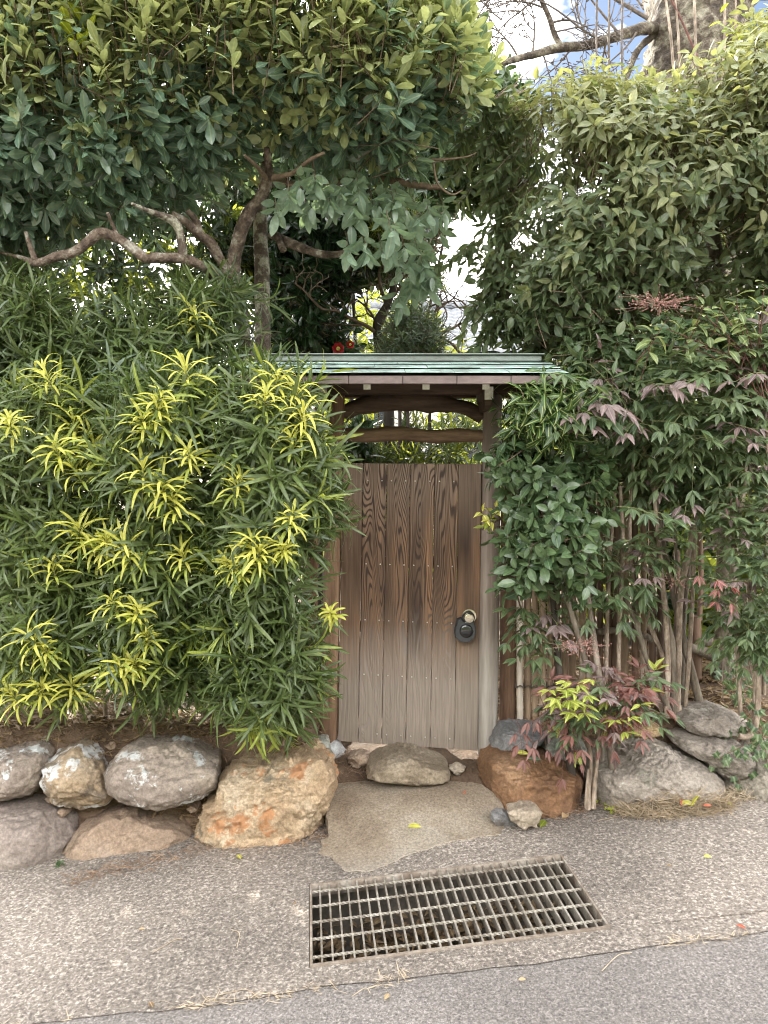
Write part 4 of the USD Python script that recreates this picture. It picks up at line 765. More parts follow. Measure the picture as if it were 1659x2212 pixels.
def shoots(C, pos, d, front, kind, mats, k=(7, 10), L=(.07, .1), Wd=(.028, .04), up=0.6, spread=(35, 80), span=.12, curl=(.1, .5), droop=0.15, seed=0, stem=True, stemr=.0022, nflip=0.0):
    """leafy shoots; mats: list of (material, weight function of the shoot's index -> bool mask) or names with probabilities"""
    r = np.random.default_rng(seed + 500); N = len(pos)
    sd = norm(d + np.array([0, 0, up])); ref = norm(np.cross(sd, V3(.3, .2, 1)) + 1e-6); bi = np.cross(sd, ref)
    cnt = r.integers(k[0], k[1] + 1, N); sel = mats(pos, front, r) if callable(mats) else np.array([mats] * N, object)
    for mname in sorted(set(sel)):
        idx = np.nonzero(sel == mname)[0]; rep = np.repeat(idx, cnt[idx]); j = np.concatenate([np.arange(c) for c in cnt[idx]]); fr_ = j / np.maximum(1, cnt[rep] - 1)
        az = j * 2.399 + rep * 1.7 + r.normal(0, .25, len(rep)); el = np.radians(spread[0] + (spread[1] - spread[0]) * (1 - fr_) + r.normal(0, 9, len(rep)))
        rad = np.cos(az)[:, None] * ref[rep] + np.sin(az)[:, None] * bi[rep]
        ld = np.cos(el)[:, None] * sd[rep] + np.sin(el)[:, None] * rad; ld[:, 2] -= droop
        nr = sd[rep] * np.sin(el)[:, None] - rad * np.cos(el)[:, None] + V3(0, 0, .25) + r.normal(0, .22, (len(rep), 3))
        p = pos[rep] - sd[rep] * (span * (1 - fr_))[:, None]
        s = .72 + .45 * r.random(len(rep))
        lv = leaves(kind, p + norm(ld) * .006, ld, nr, r.uniform(*L, len(rep)) * s, r.uniform(*Wd, len(rep)) * s, r.uniform(*curl, len(rep)))
        C.put(kind, mname, lv, front[rep])
    if stem:
        for i in range(N):
            if r.random() < .75:
                b0 = pos[i] - sd[i] * (span * 1.1); b1 = b0 - norm(sd[i] * .6 + d[i] * .7) * span * 1.0
                C.twig(tube(np.array([b1, b0, pos[i]]), [stemr * 1.5, stemr * 1.1, stemr * .6], 3, caps=False))

def sprays(C, pos, d, front, mats, n3=(3, 4), L=(.05, .075), Wd=(.017, .024), seed=0, length=.2, kind='lance', droop=.35, twm=.0014):
    """nandina: a slender rachis with pairs of three-leaflet pinnae"""
    r = np.random.default_rng(seed + 900); N = len(pos); sel = mats(pos, front, r) if callable(mats) else np.array([mats] * N, object)
    for i in range(N):
        a = norm(d[i] + V3(0, 0, .2)); side = norm(np.cross(a, V3(0, 0, 1)) + 1e-6); m = r.integers(n3[0], n3[1] + 1)
        s0 = pos[i] - a * length; pth = [s0 + a * length * t + V3(0, 0, -droop * length * .6) * t * t for t in np.linspace(0, 1, 4)]
        C.twig(tube(np.array(pth), [twm * 1.2, twm, twm, twm * .6], 3, caps=False)); P_, D_, N_ = [], [], []
        for j in range(m):
            t = .35 + .65 * j / max(1, m - 1); c = s0 + a * length * t + V3(0, 0, -droop * length * .6) * t * t
            for sd_ in ((-1, 1) if j < m - 1 else (0,)):
                pd = norm(a * (.5 if sd_ else 1) + side * sd_ * 1.0 + V3(0, 0, -droop * .5) + r.normal(0, .14, 3)); pl = length * .22; e = c + pd * pl
                C.twig(tube(np.array([c, e]), [twm * .8, twm * .5], 3, caps=False)); q = norm(np.cross(pd, V3(0, 0, 1)) + 1e-6)
                for w_, sc in ((0, 1.15), (-1, .9), (1, .9)):
                    P_.append(e - pd * pl * (.25 if w_ else 0)); D_.append(norm(pd + q * w_ * .95 + V3(0, 0, -droop * r.uniform(.5, 1.7)) + r.normal(0, .12, 3))); N_.append(V3(0, -.35, 1) + r.normal(0, .25, 3))
        k_ = len(P_); sz = r.uniform(.8, 1.2)
        C.put(kind, sel[i], leaves(kind, np.array(P_), np.array(D_), np.array(N_), r.uniform(*L, k_) * sz, r.uniform(*Wd, k_) * sz, r.uniform(.1, .5, k_)), front[i])

def berries(T, c, rx, rz_, n, seed, parent=None):
    r = np.random.default_rng(seed); ms = []
    s = trimesh.creation.icosphere(subdivisions=1); base = c - V3(0, 0, rz_ * 1.2)
    for i in range(n):
        p = c + r.normal(0, 1, 3) * [rx * .5, rx * .35, rz_ * .45]; ms.append((np.array(s.vertices) * r.uniform(.0018, .0034) + p, s.faces))
        q = c + (p - c) * .6 + r.normal(0, .006, 3); ms.append(tube(np.array([q, p]), [.0007, .0005], 3, caps=False))
        if i % 12 == 0: ms.append(tube(np.array([base, c, q]), [.0012, .0009, .0006], 3, caps=False))
    T.add('berry_panicle', cat(ms), 'berry', True, kind='stuff')

def pick(weights):
    ns, ws = zip(*weights)
    def f(pos, front, r): return np.array(ns, object)[r.choice(len(ns), len(pos), p=np.array(ws) / sum(ws))]
    return f

# --- broadleaf evergreen tree over the gate (left)
T = Thing('broadleaf_tree', 'large broad-leaved evergreen tree with crooked pale limbs, behind the left end of the gate roof', 'tree', P(555, 1540, 4.3))
T.add('trunk', pxtube([(566, 1540, 4.30, 18), (569, 1000, 4.30, 17), (568, 775, 4.30, 16.5), (566, 600, 4.30, 16), (562, 470, 4.28, 15), (570, 400, 4.2, 13), (578, 330, 4.1, 9)], 16, 60, 0.12, 1), 'bark_lichen', 60)
T.add('trunk', pxtube([(545, 1540, 4.15, 15), (540, 900, 4.15, 13.5), (533, 780, 4.12, 13), (521, 660, 4.08, 12.5), (507, 590, 4.05, 13)], 14, 40, 0.12, 2), 'bark_lichen', 60)
T.add('limb', pxtube([(508, 600, 4.05, 13.5), (505, 560, 4.04, 14.5), (517, 515, 4.0, 14.5), (536, 464, 3.98, 14), (566, 420, 3.95, 12.5), (580, 375, 3.9, 10), (576, 320, 3.8, 6)], 14, 40, 0.15, 3), 'bark_mochi', 60)
T.add('limb', pxtube([(500, 598, 4.05, 12), (479, 565, 4.0, 11), (455, 525, 3.95, 10.5), (432, 508, 3.92, 9.5), (400, 478, 3.88, 9), (370, 462, 3.85, 7)], 12, 40, 0.16, 4), 'bark_mochi', 60)
T.add('limb', pxtube([(500, 600, 4.04, 12), (462, 590, 3.95, 11), (432, 572, 3.85, 10.5), (389, 558, 3.8, 10.5), (340, 557, 3.75, 11), (313, 556, 3.72, 11), (285, 535, 3.7, 11), (252, 514, 3.68, 10.5), (216, 504, 3.65, 11), (190, 522, 3.65, 11), (162, 543, 3.65, 10.5), (118, 556, 3.68, 9.5), (78, 568, 3.7, 9), (45, 556, 3.75, 4.5), (0, 545, 3.8, 3), (-40, 530, 3.8, 2)], 14, 90, 0.14, 5), 'bark_mochi', 60)
for i, (pts, m) in enumerate([([(396, 558, 3.8, 9), (392, 525, 3.78, 9), (383, 488, 3.75, 9.5), (360, 470, 3.7, 8), (320, 455, 3.6, 5), (285, 440, 3.5, 3)], 'bark_lichen'), ([(432, 508, 3.92, 8), (425, 480, 3.9, 7), (405, 455, 3.85, 6)], 'bark_mochi'), ([(78, 566, 3.7, 7), (66, 535, 3.68, 5), (55, 500, 3.65, 4)], 'bark_mochi'),
        ([(255, 512, 3.68, 5), (245, 490, 3.66, 4), (232, 460, 3.6, 3)], 'bark_mochi'), ([(578, 390, 3.92, 7), (555, 360, 3.8, 4), (528, 335, 3.7, 3)], 'twig_brown'), ([(580, 385, 3.92, 7), (630, 375, 3.85, 5), (670, 345, 3.75, 4), (700, 330, 3.7, 3)], 'twig_brown'),
        ([(580, 385, 3.92, 6), (625, 400, 3.9, 4), (690, 395, 3.85, 3)], 'twig_brown'), ([(586, 505, 4.25, 9), (625, 525, 4.2, 10), (665, 540, 4.15, 9), (705, 550, 4.1, 8), (750, 545, 4.1, 6), (800, 520, 4.1, 4)], 'bark_mochi'), ([(600, 512, 4.2, 7), (612, 540, 4.15, 8)], 'bark_mochi'),
        ([(580, 395, 4.0, 8), (680, 400, 4.1, 7), (800, 385, 4.1, 6), (900, 400, 4.1, 7), (950, 405, 4.1, 5)], 'twig_brown'), ([(860, 335, 4.0, 4), (930, 345, 4.0, 3.5), (1000, 340, 4.0, 2), (1030, 330, 4, 1)], 'twig_brown'), ([(935, 345, 4.0, 2.5), (945, 395, 3.98, 2.2), (975, 420, 3.95, 2), (1000, 410, 3.95, 1)], 'twig_brown')]):
    T.add('branch', pxtube(pts, 9, 24, 0.15, 20 + i), m, 60)
C = Crown()
crown_px = [(-90, -110), (930, -110), (940, 0), (1000, 80), (1045, 150), (1050, 205), (1035, 235), (1005, 262), (950, 290), (915, 315), (890, 385), (840, 385), (745, 362), (655, 350), (565, 335), (512, 390), (455, 410), (400, 440), (350, 475), (304, 520), (240, 490), (190, 510), (100, 535), (40, 580), (-90, 590)]
pos, d, fr = volume(crown_px, 4.05, 0.80, 0.8, 2900, seed=1, inner=.32, bump=.16)
hz = project(pos)[1]
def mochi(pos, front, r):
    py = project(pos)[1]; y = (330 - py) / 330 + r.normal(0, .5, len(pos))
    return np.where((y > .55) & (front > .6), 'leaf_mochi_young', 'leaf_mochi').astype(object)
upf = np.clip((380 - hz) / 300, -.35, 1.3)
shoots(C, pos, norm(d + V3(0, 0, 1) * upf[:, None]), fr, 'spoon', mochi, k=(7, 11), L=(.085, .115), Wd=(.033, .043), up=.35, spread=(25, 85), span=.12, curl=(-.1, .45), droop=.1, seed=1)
low = project(pos)[1] > 330
for cx_, cy_ in ((165, 90), (185, 70), (150, 40), (300, 70), (500, 120)):
    p = P(cx_, cy_, 3.32)[None]; shoots(C, p, V3(0, -.3, 1)[None], np.array([1.3]), 'spoon', 'leaf_mochi_lime' if cx_ < 200 else 'leaf_mochi_young', k=(6, 7), L=(.09, .115), Wd=(.034, .042), up=.8, spread=(20, 60), span=.07, seed=cx_)
for i, (cx_, cy_, Y) in enumerate([(680, 410, 3.7), (730, 430, 3.75), (770, 470, 3.8), (800, 530, 3.8), (840, 510, 3.85), (870, 450, 3.9), (905, 560, 4.0), (930, 600, 4.1), (640, 440, 3.8), (880, 620, 4.1), (830, 430, 3.9), (760, 410, 3.8), (940, 470, 4.0)]):
    p = P(cx_, cy_, Y) + np.random.default_rng(i).normal(0, .05, (5, 3)); shoots(C, p, np.tile(V3(.1, -.5, -.5), (5, 1)), np.ones(5), 'oval', 'leaf_mochi', k=(5, 7), L=(.085, .11), Wd=(.036, .045), up=-.1, spread=(30, 80), span=.09, droop=.5, seed=70 + i)
C.build(T, 300)

# --- evergreen mass behind: dark camellia with two red flowers
def simple_shrub(name, label, category, px, Yc, Tf, Tb, n, mats, kind, k, L, Wd, seed, base, gap=0, top=300, inner=.45, up=.4, droop=.2, trunkmat='bark_dark', trunks=3, curl=(.1, .5), spread=(35, 85), span=.1, bump=.12, twigmat='twig_brown', group=None, stemr=.0022):
    T = Thing(name, label, category, P(base[0], base[1], Yc), group)
    b = P(base[0], base[1], Yc); b[2] = terrain(np.array([b[0]]), np.array([b[1]]))[0] - .03
    pos, d, fr = volume(px, Yc, Tf, Tb, n, seed=seed, gap=gap, inner=inner, bump=bump); C = Crown()
    shoots(C, pos, d, fr, kind, mats, k=k, L=L, Wd=Wd, up=up, spread=spread, span=span, curl=curl, droop=droop, seed=seed, stemr=stemr)
    r = np.random.default_rng(seed + 31); zmid = pos[:, 2].mean()
    for t in range(trunks):
        e = pos[r.integers(len(pos))]; e = V3(e[0] * .7 + b[0] * .3, Yc + r.uniform(-.1, .1), zmid + (pos[:, 2].max() - zmid) * r.uniform(.2, .7)); s = b + V3(r.normal(0, .08), r.normal(0, .05), 0)
        T.add('trunk', tube(spline([s, s * .6 + e * .4 + r.normal(0, .05, 3), e], 14), np.linspace(.022, .008, 14), 8, lump=.1, seed=t), trunkmat, 60)
    C.build(T, top, twigmat); return T
T = simple_shrub('camellia', 'dark glossy camellia with two red flowers above the gate roof', 'shrub', [(580, 420), (760, 380), (900, 400), (935, 470), (900, 560), (800, 600), (740, 650), (765, 720), (770, 800), (575, 800)], 5.2, .45, .5, 620, 'leaf_camellia', 'oval', (7, 9), (.075, .1), (.036, .046), 3, (680, 1380))
for i, (fx, fy, r_) in enumerate([(731, 754, 13), (757, 745, 8.5)]):
    c = P(fx, fy, 4.72); R_ = r_ * 4.72 / FOC; fl = T.add('flower', disc(c - [0, .012, 0], R_ * .34, .012, 10, 1), 'leaf_fallen_yellow', True, label=('open red flower with yellow centre', 'smaller half open red flower')[i])
    for a in range(7 if i == 0 else 5):
        t = a * 2 * np.pi / (7 if i == 0 else 5) + .3; dd = V3(math.cos(t), -.35, math.sin(t))
        lv = leaves('oval', (c + dd * .004)[None], dd[None], V3(0, -1, 0)[None], R_ * 1.15, R_ * 1.0, -.5); T.add('petal', (lv[0], TPL['oval'][1]), 'petal_red', True, TPL['oval'][2], parent=fl)
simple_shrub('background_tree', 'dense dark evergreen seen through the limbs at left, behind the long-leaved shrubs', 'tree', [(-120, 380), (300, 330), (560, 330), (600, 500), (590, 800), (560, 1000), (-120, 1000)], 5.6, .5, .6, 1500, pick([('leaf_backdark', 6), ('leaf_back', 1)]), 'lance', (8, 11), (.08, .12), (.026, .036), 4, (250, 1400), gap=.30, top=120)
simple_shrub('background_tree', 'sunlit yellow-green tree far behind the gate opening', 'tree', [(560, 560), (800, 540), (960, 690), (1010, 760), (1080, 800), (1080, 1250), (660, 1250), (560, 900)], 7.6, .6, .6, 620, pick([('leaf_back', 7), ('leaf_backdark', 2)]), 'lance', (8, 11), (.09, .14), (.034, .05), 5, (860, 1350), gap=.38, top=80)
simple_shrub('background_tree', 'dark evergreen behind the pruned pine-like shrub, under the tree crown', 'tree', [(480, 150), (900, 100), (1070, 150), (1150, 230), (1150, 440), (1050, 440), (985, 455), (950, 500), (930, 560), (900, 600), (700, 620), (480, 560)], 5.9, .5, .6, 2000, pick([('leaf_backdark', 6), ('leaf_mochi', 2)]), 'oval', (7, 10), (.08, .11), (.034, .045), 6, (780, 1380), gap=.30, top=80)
# twisted pruned shrub with bare branches
T = Thing('pruned_shrub', 'twisted brown branches of an old pruned shrub with small pale needles, behind the roof ridge', 'shrub', P(830, 1380, 5.0))
T.add('trunk', pxtube([(835, 1380, 5.0, 14), (840, 900, 5.0, 12), (822, 760, 5.0, 11), (815, 700, 5.0, 9), (840, 650, 4.98, 8), (855, 600, 4.95, 6), (868, 540, 4.9, 4)], 12, 40, .2, 6), 'bark_dark', 60)
r = np.random.default_rng(12); TW = []
def wander(px, py, Y, ang, ln, rad, depth):
    pts = [(px, py, Y, rad)]
    for k_ in range(4):
        ang += r.normal(0, .45); px += math.cos(ang) * ln / 4; py -= math.sin(ang) * ln / 4; Y += r.normal(0, .03); pts.append((px, py, Y, max(.8, rad * (1 - .14 * (k_ + 1)))))
        if depth > 0 and r.random() < .85: wander(px, py, Y, ang + r.choice([-1, 1]) * r.uniform(.4, 1.1), ln * .62, rad * .6, depth - 1)
    TW.append(pxtube(pts, 5, 9, .1, 2))
for (a, b, an, ln, rd) in ((822, 700, 1.2, 150, 6), (830, 720, .7, 170, 6), (835, 735, .4, 170, 5), (815, 720, 2.0, 130, 5), (820, 740, 2.4, 110, 4), (845, 660, .6, 120, 4), (850, 640, 1.3, 110, 4)): wander(a, b, 5.0, an, ln, rd, 3)
T.add('branches', cat(TW), 'twig_brown', True, kind='stuff')
C = Crown(); pos, d, fr = volume([(770, 440), (900, 420), (965, 500), (940, 560), (960, 620), (930, 650), (880, 640), (860, 590), (800, 600), (740, 560)], 5.0, .3, .3, 260, seed=8, gap=.42)
shoots(C, pos, d, fr, 'needle', pick([('leaf_podo', 3), ('leaf_back', 1)]), k=(12, 18), L=(.035, .055), Wd=(.006, .009), spread=(30, 75), span=.08, seed=8, stemr=.0014); C.build(T, 60)
T = simple_shrub('round_shrub', 'grey-green fine-needled rounded shrub above the right half of the roof ridge', 'shrub', [(805, 775), (840, 690), (880, 650), (930, 670), (958, 720), (962, 800), (810, 800)], 4.75, .3, .3, 340, pick([('leaf_podo_grey', 4), ('leaf_podo', 2)]), 'needle', (16, 22), (.045, .065), (.006, .009), 9, (880, 1360), top=100, span=.09, spread=(25, 70))
# plants glimpsed through the opening above the door
simple_shrub('garden_shrub', 'spiky narrow-leaved shrub seen through the opening above the door', 'shrub', [(770, 890), (900, 905), (1040, 890), (1060, 1120), (760, 1120)], 5.0, .35, .3, 260, pick([('leaf_podo', 5), ('leaf_podo_grey', 2), ('leaf_back', 3)]), 'strap', (14, 20), (.08, .12), (.009, .013), 10, (900, 1300), gap=.40, top=120, spread=(25, 85), span=.07)
simple_shrub('garden_shrub', 'glossy dark shrub in the left corner of the opening above the door', 'shrub', [(735, 890), (790, 905), (800, 960), (790, 1120), (735, 1120)], 4.6, .2, .2, 70, 'leaf_camellia', 'oval', (7, 9), (.07, .09), (.034, .044), 11, (765, 1300), top=60)

# --- long-leaved evergreen shrubs (left)
def podo(label, px, Yc, Tf, n, seed, yellow, stems, mats, nleaf=300, L=(.115, .17), rad=(.0, 0)):
    T = Thing('long_leaved_shrub', label, 'shrub', P(stems[0][0], stems[0][1], stems[0][2]))
    pos, d, fr = volume(px, Yc, Tf, .25, n, seed=seed, inner=.22, bump=.14, flat_=.35); C = Crown()
    shoots(C, pos, d, fr, 'strap', mats, k=(14, 20), L=L, Wd=(.0105, .0150), up=.35, spread=(25, 95), span=.12, curl=(.25, 1.25), droop=.12, seed=seed, stemr=.0028)
    for i, (sx, sy, sY, ex, ey, rr) in enumerate(stems):
        T.add('stem', pxtube([(sx, sy, sY, rr), ((sx * .6 + ex * .4), sy * .6 + ey * .4, sY, rr * .85), (ex, ey, sY + .05, rr * .5)], 9, 20, .12, i + seed), 'stem_pale' if rr < 6 else 'bark_grey', 60)
    r = np.random.default_rng(seed + 77)
    for (yx, yy, sz) in yellow:
        c = P(yx, yy, Yc); near = np.argsort(((project(pos)[0] - yx) ** 2 + (project(pos)[1] - yy) ** 2))[:25]; Yf = np.percentile(pos[near, 1], 12) - .06
        sz *= r.uniform(.78, 1.2); c = P(yx, yy, Yf); m = int(r.integers(22, 32)); up_ = norm(V3(r.normal(0, .3), -.42 + r.normal(0, .12), .85 + r.normal(0, .12))); j = np.arange(m); q = 1 - j / (m - 1)
        ref = norm(np.cross(up_, V3(.2, .1, 1))); bi = np.cross(up_, ref); az = j * 2.399 + r.uniform(0, 6); el = np.radians(30 + 48 * q + r.normal(0, 11, m))
        rad = np.cos(az)[:, None] * ref + np.sin(az)[:, None] * bi; ld = np.cos(el)[:, None] * up_ + np.sin(el)[:, None] * rad + V3(0, -.1, .12); nr = up_[None] * np.sin(el)[:, None] - rad * np.cos(el)[:, None] + V3(0, -.1, .3)
        sp = .10 * sz; p = c - up_ * (sp * q)[:, None]
        sh = T.add('young_shoot', tube(np.array([c - up_ * (sp + .06), c - up_ * sp * .5, c]), [.003, .0025, .0015], 5), 'twig_green', True)
        lv = leaves('strap', p, ld, nr, r.uniform(.075, .15, m) * sz, r.uniform(.0100, .0140, m), r.uniform(.7, 2.3, m))
        for li, l in enumerate(lv): T.add('leaf', (l, TPL['strap'][1]), 'leaf_podo_lime' if li < m * .3 and r.random() < .8 else 'leaf_podo_yellow', True, TPL['strap'][2], parent=sh)
    C.build(T, nleaf, 'twig_green'); return T
pm = pick([('leaf_podo', 14), ('leaf_podo_grey', 1), ('leaf_podo_lime', 1.2)])
podo('tall dark long-leaved shrub at the back left with one yellow shoot, under the horizontal limb', [(-90, 600), (60, 585), (200, 640), (300, 640), (430, 590), (480, 580), (560, 640), (530, 720), (535, 880), (300, 900), (-90, 900)], 3.95, .35, 420, 41, [(420, 672, 1.05)], [(120, 1500, 3.9, 160, 800, 9), (420, 1520, 3.9, 380, 780, 8)], pick([('leaf_podo', 5), ('leaf_podo_grey', 1)]), L=(.125, .175))
podo('leftmost long-leaved shrub with yellow shoots above the two leftmost rocks', [(-90, 860), (60, 830), (200, 830), (260, 900), (270, 1100), (260, 1300), (255, 1460), (200, 1500), (120, 1490), (60, 1500), (-90, 1500)], 3.52, .32, 430, 42,
     [(95, 800, 1), (20, 905, .8), (160, 912, 1.1), (118, 962, 1.05), (205, 962, 1), (150, 1000, .9), (228, 1010, .9), (170, 1138, .95), (112, 1212, 1), (205, 1175, 1), (60, 1372, 1), (95, 1395, .95), (92, 1480, .9), (155, 1478, .95), (18, 1492, .8)], [(228, 1545, 3.62, 215, 1300, 5), (60, 1530, 3.7, 90, 1300, 6), (95, 1535, 3.75, 110, 1300, 10)], pm)
podo('middle long-leaved shrub with many drooping yellow shoots', [(200, 850), (330, 800), (420, 790), (500, 830), (520, 1000), (510, 1250), (500, 1450), (440, 1510), (330, 1500), (250, 1470), (210, 1300)], 3.48, .34, 430, 43,
     [(400, 790, 1.05), (348, 850, .95), (308, 905, .9), (340, 880, .9), (310, 1010, 1.15), (350, 1045, 1.15), (372, 1075, 1), (405, 972, .95), (270, 1182, 1), (232, 1165, .9), (392, 1190, .85), (240, 1292, 1.1), (300, 1318, 1), (315, 1368, .85), (288, 1430, .9), (262, 1440, .8), (465, 1312, 1.05)], [(335, 1555, 3.6, 345, 1300, 6), (350, 1560, 3.62, 420, 1250, 5.5), (512, 1535, 3.7, 480, 1250, 9), (330, 1540, 3.75, 320, 1300, 11)], pm)
podo('long-leaved shrub against the left gate post, yellow shoots reaching over the roof eave', [(480, 850), (545, 790), (610, 780), (670, 800), (700, 880), (722, 960), (738, 1050), (735, 1130), (690, 1190), (672, 1280), (690, 1350), (690, 1450), (670, 1540), (615, 1575), (545, 1560), (470, 1520), (450, 1400), (450, 1100)], 3.36, .30, 470, 44,
     [(598, 812, 1.15), (642, 832, 1.1), (655, 890, 1.05), (575, 850, 1), (628, 945, .9), (520, 1032, 1), (632, 1110, 1.05), (490, 1212, .9), (545, 1165, .95), (562, 1190, .9), (612, 1182, .8), (712, 1322, .55), (520, 1225, .8)], [(598, 1605, 3.42, 590, 1350, 4), (612, 1610, 3.40, 630, 1380, 3.5), (590, 1600, 3.5, 560, 1300, 5)], pm)

# --- tall evergreen (right) with an ivied trunk
T = Thing('tall_evergreen', 'tall right-hand evergreen with pointed drooping leaves, pale on top, on a grey trunk', 'tree', P(1568, 1510, 4.1))
T.add('trunk', pxtube([(1560, 1530, 4.1, 31), (1560, 1500, 4.1, 27), (1562, 1440, 4.1, 24), (1570, 1300, 4.12, 23), (1572, 1100, 4.15, 22), (1560, 800, 4.2, 19), (1540, 500, 4.2, 15), (1500, 300, 4.2, 9)], 16, 60, .15, 9), 'bark_grey', 60)
for i, pts in enumerate([[(1560, 800, 4.2, 13), (1450, 600, 4.15, 9), (1330, 420, 4.1, 6), (1280, 280, 4.0, 3)], [(1560, 700, 4.2, 11), (1480, 450, 4.1, 7), (1420, 300, 4.0, 4)], [(1555, 720, 4.2, 10), (1400, 640, 4.2, 7), (1230, 560, 4.15, 5), (1120, 480, 4.1, 3)], [(1550, 600, 4.2, 9), (1620, 400, 4.1, 6), (1640, 200, 4.0, 3)]]):
    T.add('limb', pxtube(pts, 9, 24, .12, 40 + i), 'bark_grey', 60)
C = Crown()
tall_px = [(1085, 240), (1130, 200), (1250, 205), (1330, 212), (1395, 240), (1425, 170), (1480, 125), (1560, 95), (1640, 60), (1760, 40), (1760, 760), (1560, 660), (1450, 690), (1320, 740), (1240, 800), (1180, 770), (1100, 740), (1050, 700), (1060, 640), (1030, 610), (1020, 545), (1045, 500), (1045, 430), (1050, 320)]
pos, d, fr = volume(tall_px, 4.15, .75, .5, 2500, seed=21, inner=.25, bump=.2, gap=.37)
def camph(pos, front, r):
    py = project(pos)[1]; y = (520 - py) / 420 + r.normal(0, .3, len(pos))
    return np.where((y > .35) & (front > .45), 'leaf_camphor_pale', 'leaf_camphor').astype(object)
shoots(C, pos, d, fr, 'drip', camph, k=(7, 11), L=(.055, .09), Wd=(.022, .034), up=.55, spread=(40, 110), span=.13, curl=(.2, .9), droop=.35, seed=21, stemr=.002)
for i, (cx_, cy_) in enumerate([(980, 330), (1010, 300), (1040, 280), (1060, 330), (1000, 370), (1040, 390), (1070, 420), (1060, 460), (1075, 240), (1090, 260), (1100, 300), (1060, 270), (1100, 340), (1110, 390), (1110, 430), (1075, 480), (1105, 480), (1085, 550), (1110, 560), (1060, 300), (1060, 360), (1060, 400), (1085, 370), (1090, 300), (1075, 520), (1075, 590), (1090, 650), (1030, 720), (1050, 740), (985, 560), (1050, 590), (1040, 620), (1050, 680), (1085, 735), (1120, 760), (1160, 770), (1190, 760), (1035, 675)]):
    p = P(cx_, cy_, 4.1) + np.random.default_rng(i + 50).normal(0, .05, (5, 3)); shoots(C, p, np.tile(V3(-.5, -.3, -.4), (5, 1)), np.ones(5), 'drip', 'leaf_camphor', k=(6, 9), L=(.07, .10), Wd=(.026, .036), up=-.2, spread=(30, 80), span=.11, droop=.6, seed=170 + i)
C.build(T, 300, 'twig_brown')
T = Thing('sapling', 'pale lime-leaved sapling with red stems at the right edge', 'shrub', P(1640, 1500, 3.5)); C = Crown(); r = np.random.default_rng(5)
for i, (cx_, cy_) in enumerate([(1530, 690), (1590, 640), (1600, 690), (1560, 655), (1640, 660), (1620, 720), (1575, 720), (1650, 610), (1520, 660), (1440, 690), (1410, 720), (1480, 720)]):
    p = P(cx_, cy_, 3.35)[None]; shoots(C, p, V3(r.normal(0, .3), -.4, .5)[None], np.ones(1), 'oval', 'leaf_pale', k=(4, 6), L=(.055, .075), Wd=(.03, .04), up=.5, spread=(50, 100), span=.10, curl=(.3, 1.1), droop=.3, seed=210 + i)
    T.add('stem', pxtube([(1652 + 3 * (i % 3), 900 - 25 * (i % 5), 3.5, 1.6), (cx_ * .4 + 1640 * .6, (cy_ + 830) / 2, 3.42, 1.3), (cx_, cy_ + 20, 3.37, .8)], 5, 10, 0, i), 'twig_red', True)
T.add('stem', pxtube([(1650, 1500, 3.6, 5), (1655, 1100, 3.55, 4), (1660, 790, 3.5, 3)], 7, 14, .1, 3), 'stem_pale', 60); C.build(T, 100, 'twig_red')
simple_shrub('dark_shrub', 'dark dense broad-leaved shrub behind the purple-tinged nandina, below the tall evergreen', 'shrub', [(1180, 770), (1260, 690), (1400, 650), (1560, 640), (1720, 620), (1720, 1060), (1600, 1090), (1480, 1090), (1380, 1080), (1300, 1020), (1240, 940)], 3.78, .26, .2, 420, pick([('leaf_glossy', 5), ('leaf_camphor', 3), ('leaf_nandina', 2)]), 'drip', (6, 9), (.07, .10), (.028, .038), 53, (1480, 1540), inner=.3, up=.2, droop=.4, spread=(40, 100), trunkmat='bark_grey', trunks=2)
# rounded glossy shrub right of the post
simple_shrub('glossy_shrub', 'glossy rounded dark-leaved shrub overlapping the right gate post', 'shrub', [(1045, 965), (1090, 925), (1160, 945), (1230, 950), (1310, 960), (1325, 1060), (1300, 1150), (1270, 1250), (1230, 1290), (1160, 1275), (1075, 1255), (1095, 1190), (1045, 1175), (1085, 1120), (1075, 1060), (1045, 1010)], 3.52, .22, .2, 250, pick([('leaf_glossy', 1)]), 'oval', (6, 8), (.062, .082), (.032, .040), 23, (1240, 1560), top=300, inner=.2, up=.35, droop=.15, spread=(45, 95), span=.07, curl=(.1, .5), trunkmat='bark_grey', trunks=2)
T = Thing('young_sprig', 'small yellow-green sprig in front of the right gate post', 'shrub', P(1100, 1560, 3.62)); C = Crown()
T.add('stem', pxtube([(1130, 1330, 3.6, 2), (1090, 1200, 3.55, 1.8), (1060, 1115, 3.5, 1.5), (1050, 1095, 3.48, 1)], 5, 12, 0, 1), 'twig_brown', True)
for i, (cx_, cy_) in enumerate([(1040, 1105), (1060, 1120), (1070, 1098), (1052, 1130), (1085, 1115)]): shoots(C, P(cx_, cy_, 3.5)[None], V3(-.3 + .15 * i, -.5, .2)[None], np.ones(1), 'drip', 'leaf_fallen_yellow' if i < 3 else 'leaf_back', k=(3, 4), L=(.05, .065), Wd=(.022, .028), up=.2, spread=(50, 100), span=.03, seed=230 + i)
C.build(T, 60)
# drooping variegated shrub under the eave
simple_shrub('variegated_shrub', 'drooping pointed shrub with pale-striped leaves under the right end of the eave', 'shrub', [(1100, 850), (1120, 820), (1170, 800), (1230, 815), (1262, 870), (1245, 930), (1210, 965), (1140, 955), (1095, 925)], 3.45, .18, .2, 90, 'leaf_variegated', 'lance', (9, 12), (.085, .115), (.022, .028), 24, (1190, 1560), inner=.2, up=.3, droop=.5, spread=(40, 105), curl=(.4, 1.0), trunks=1)

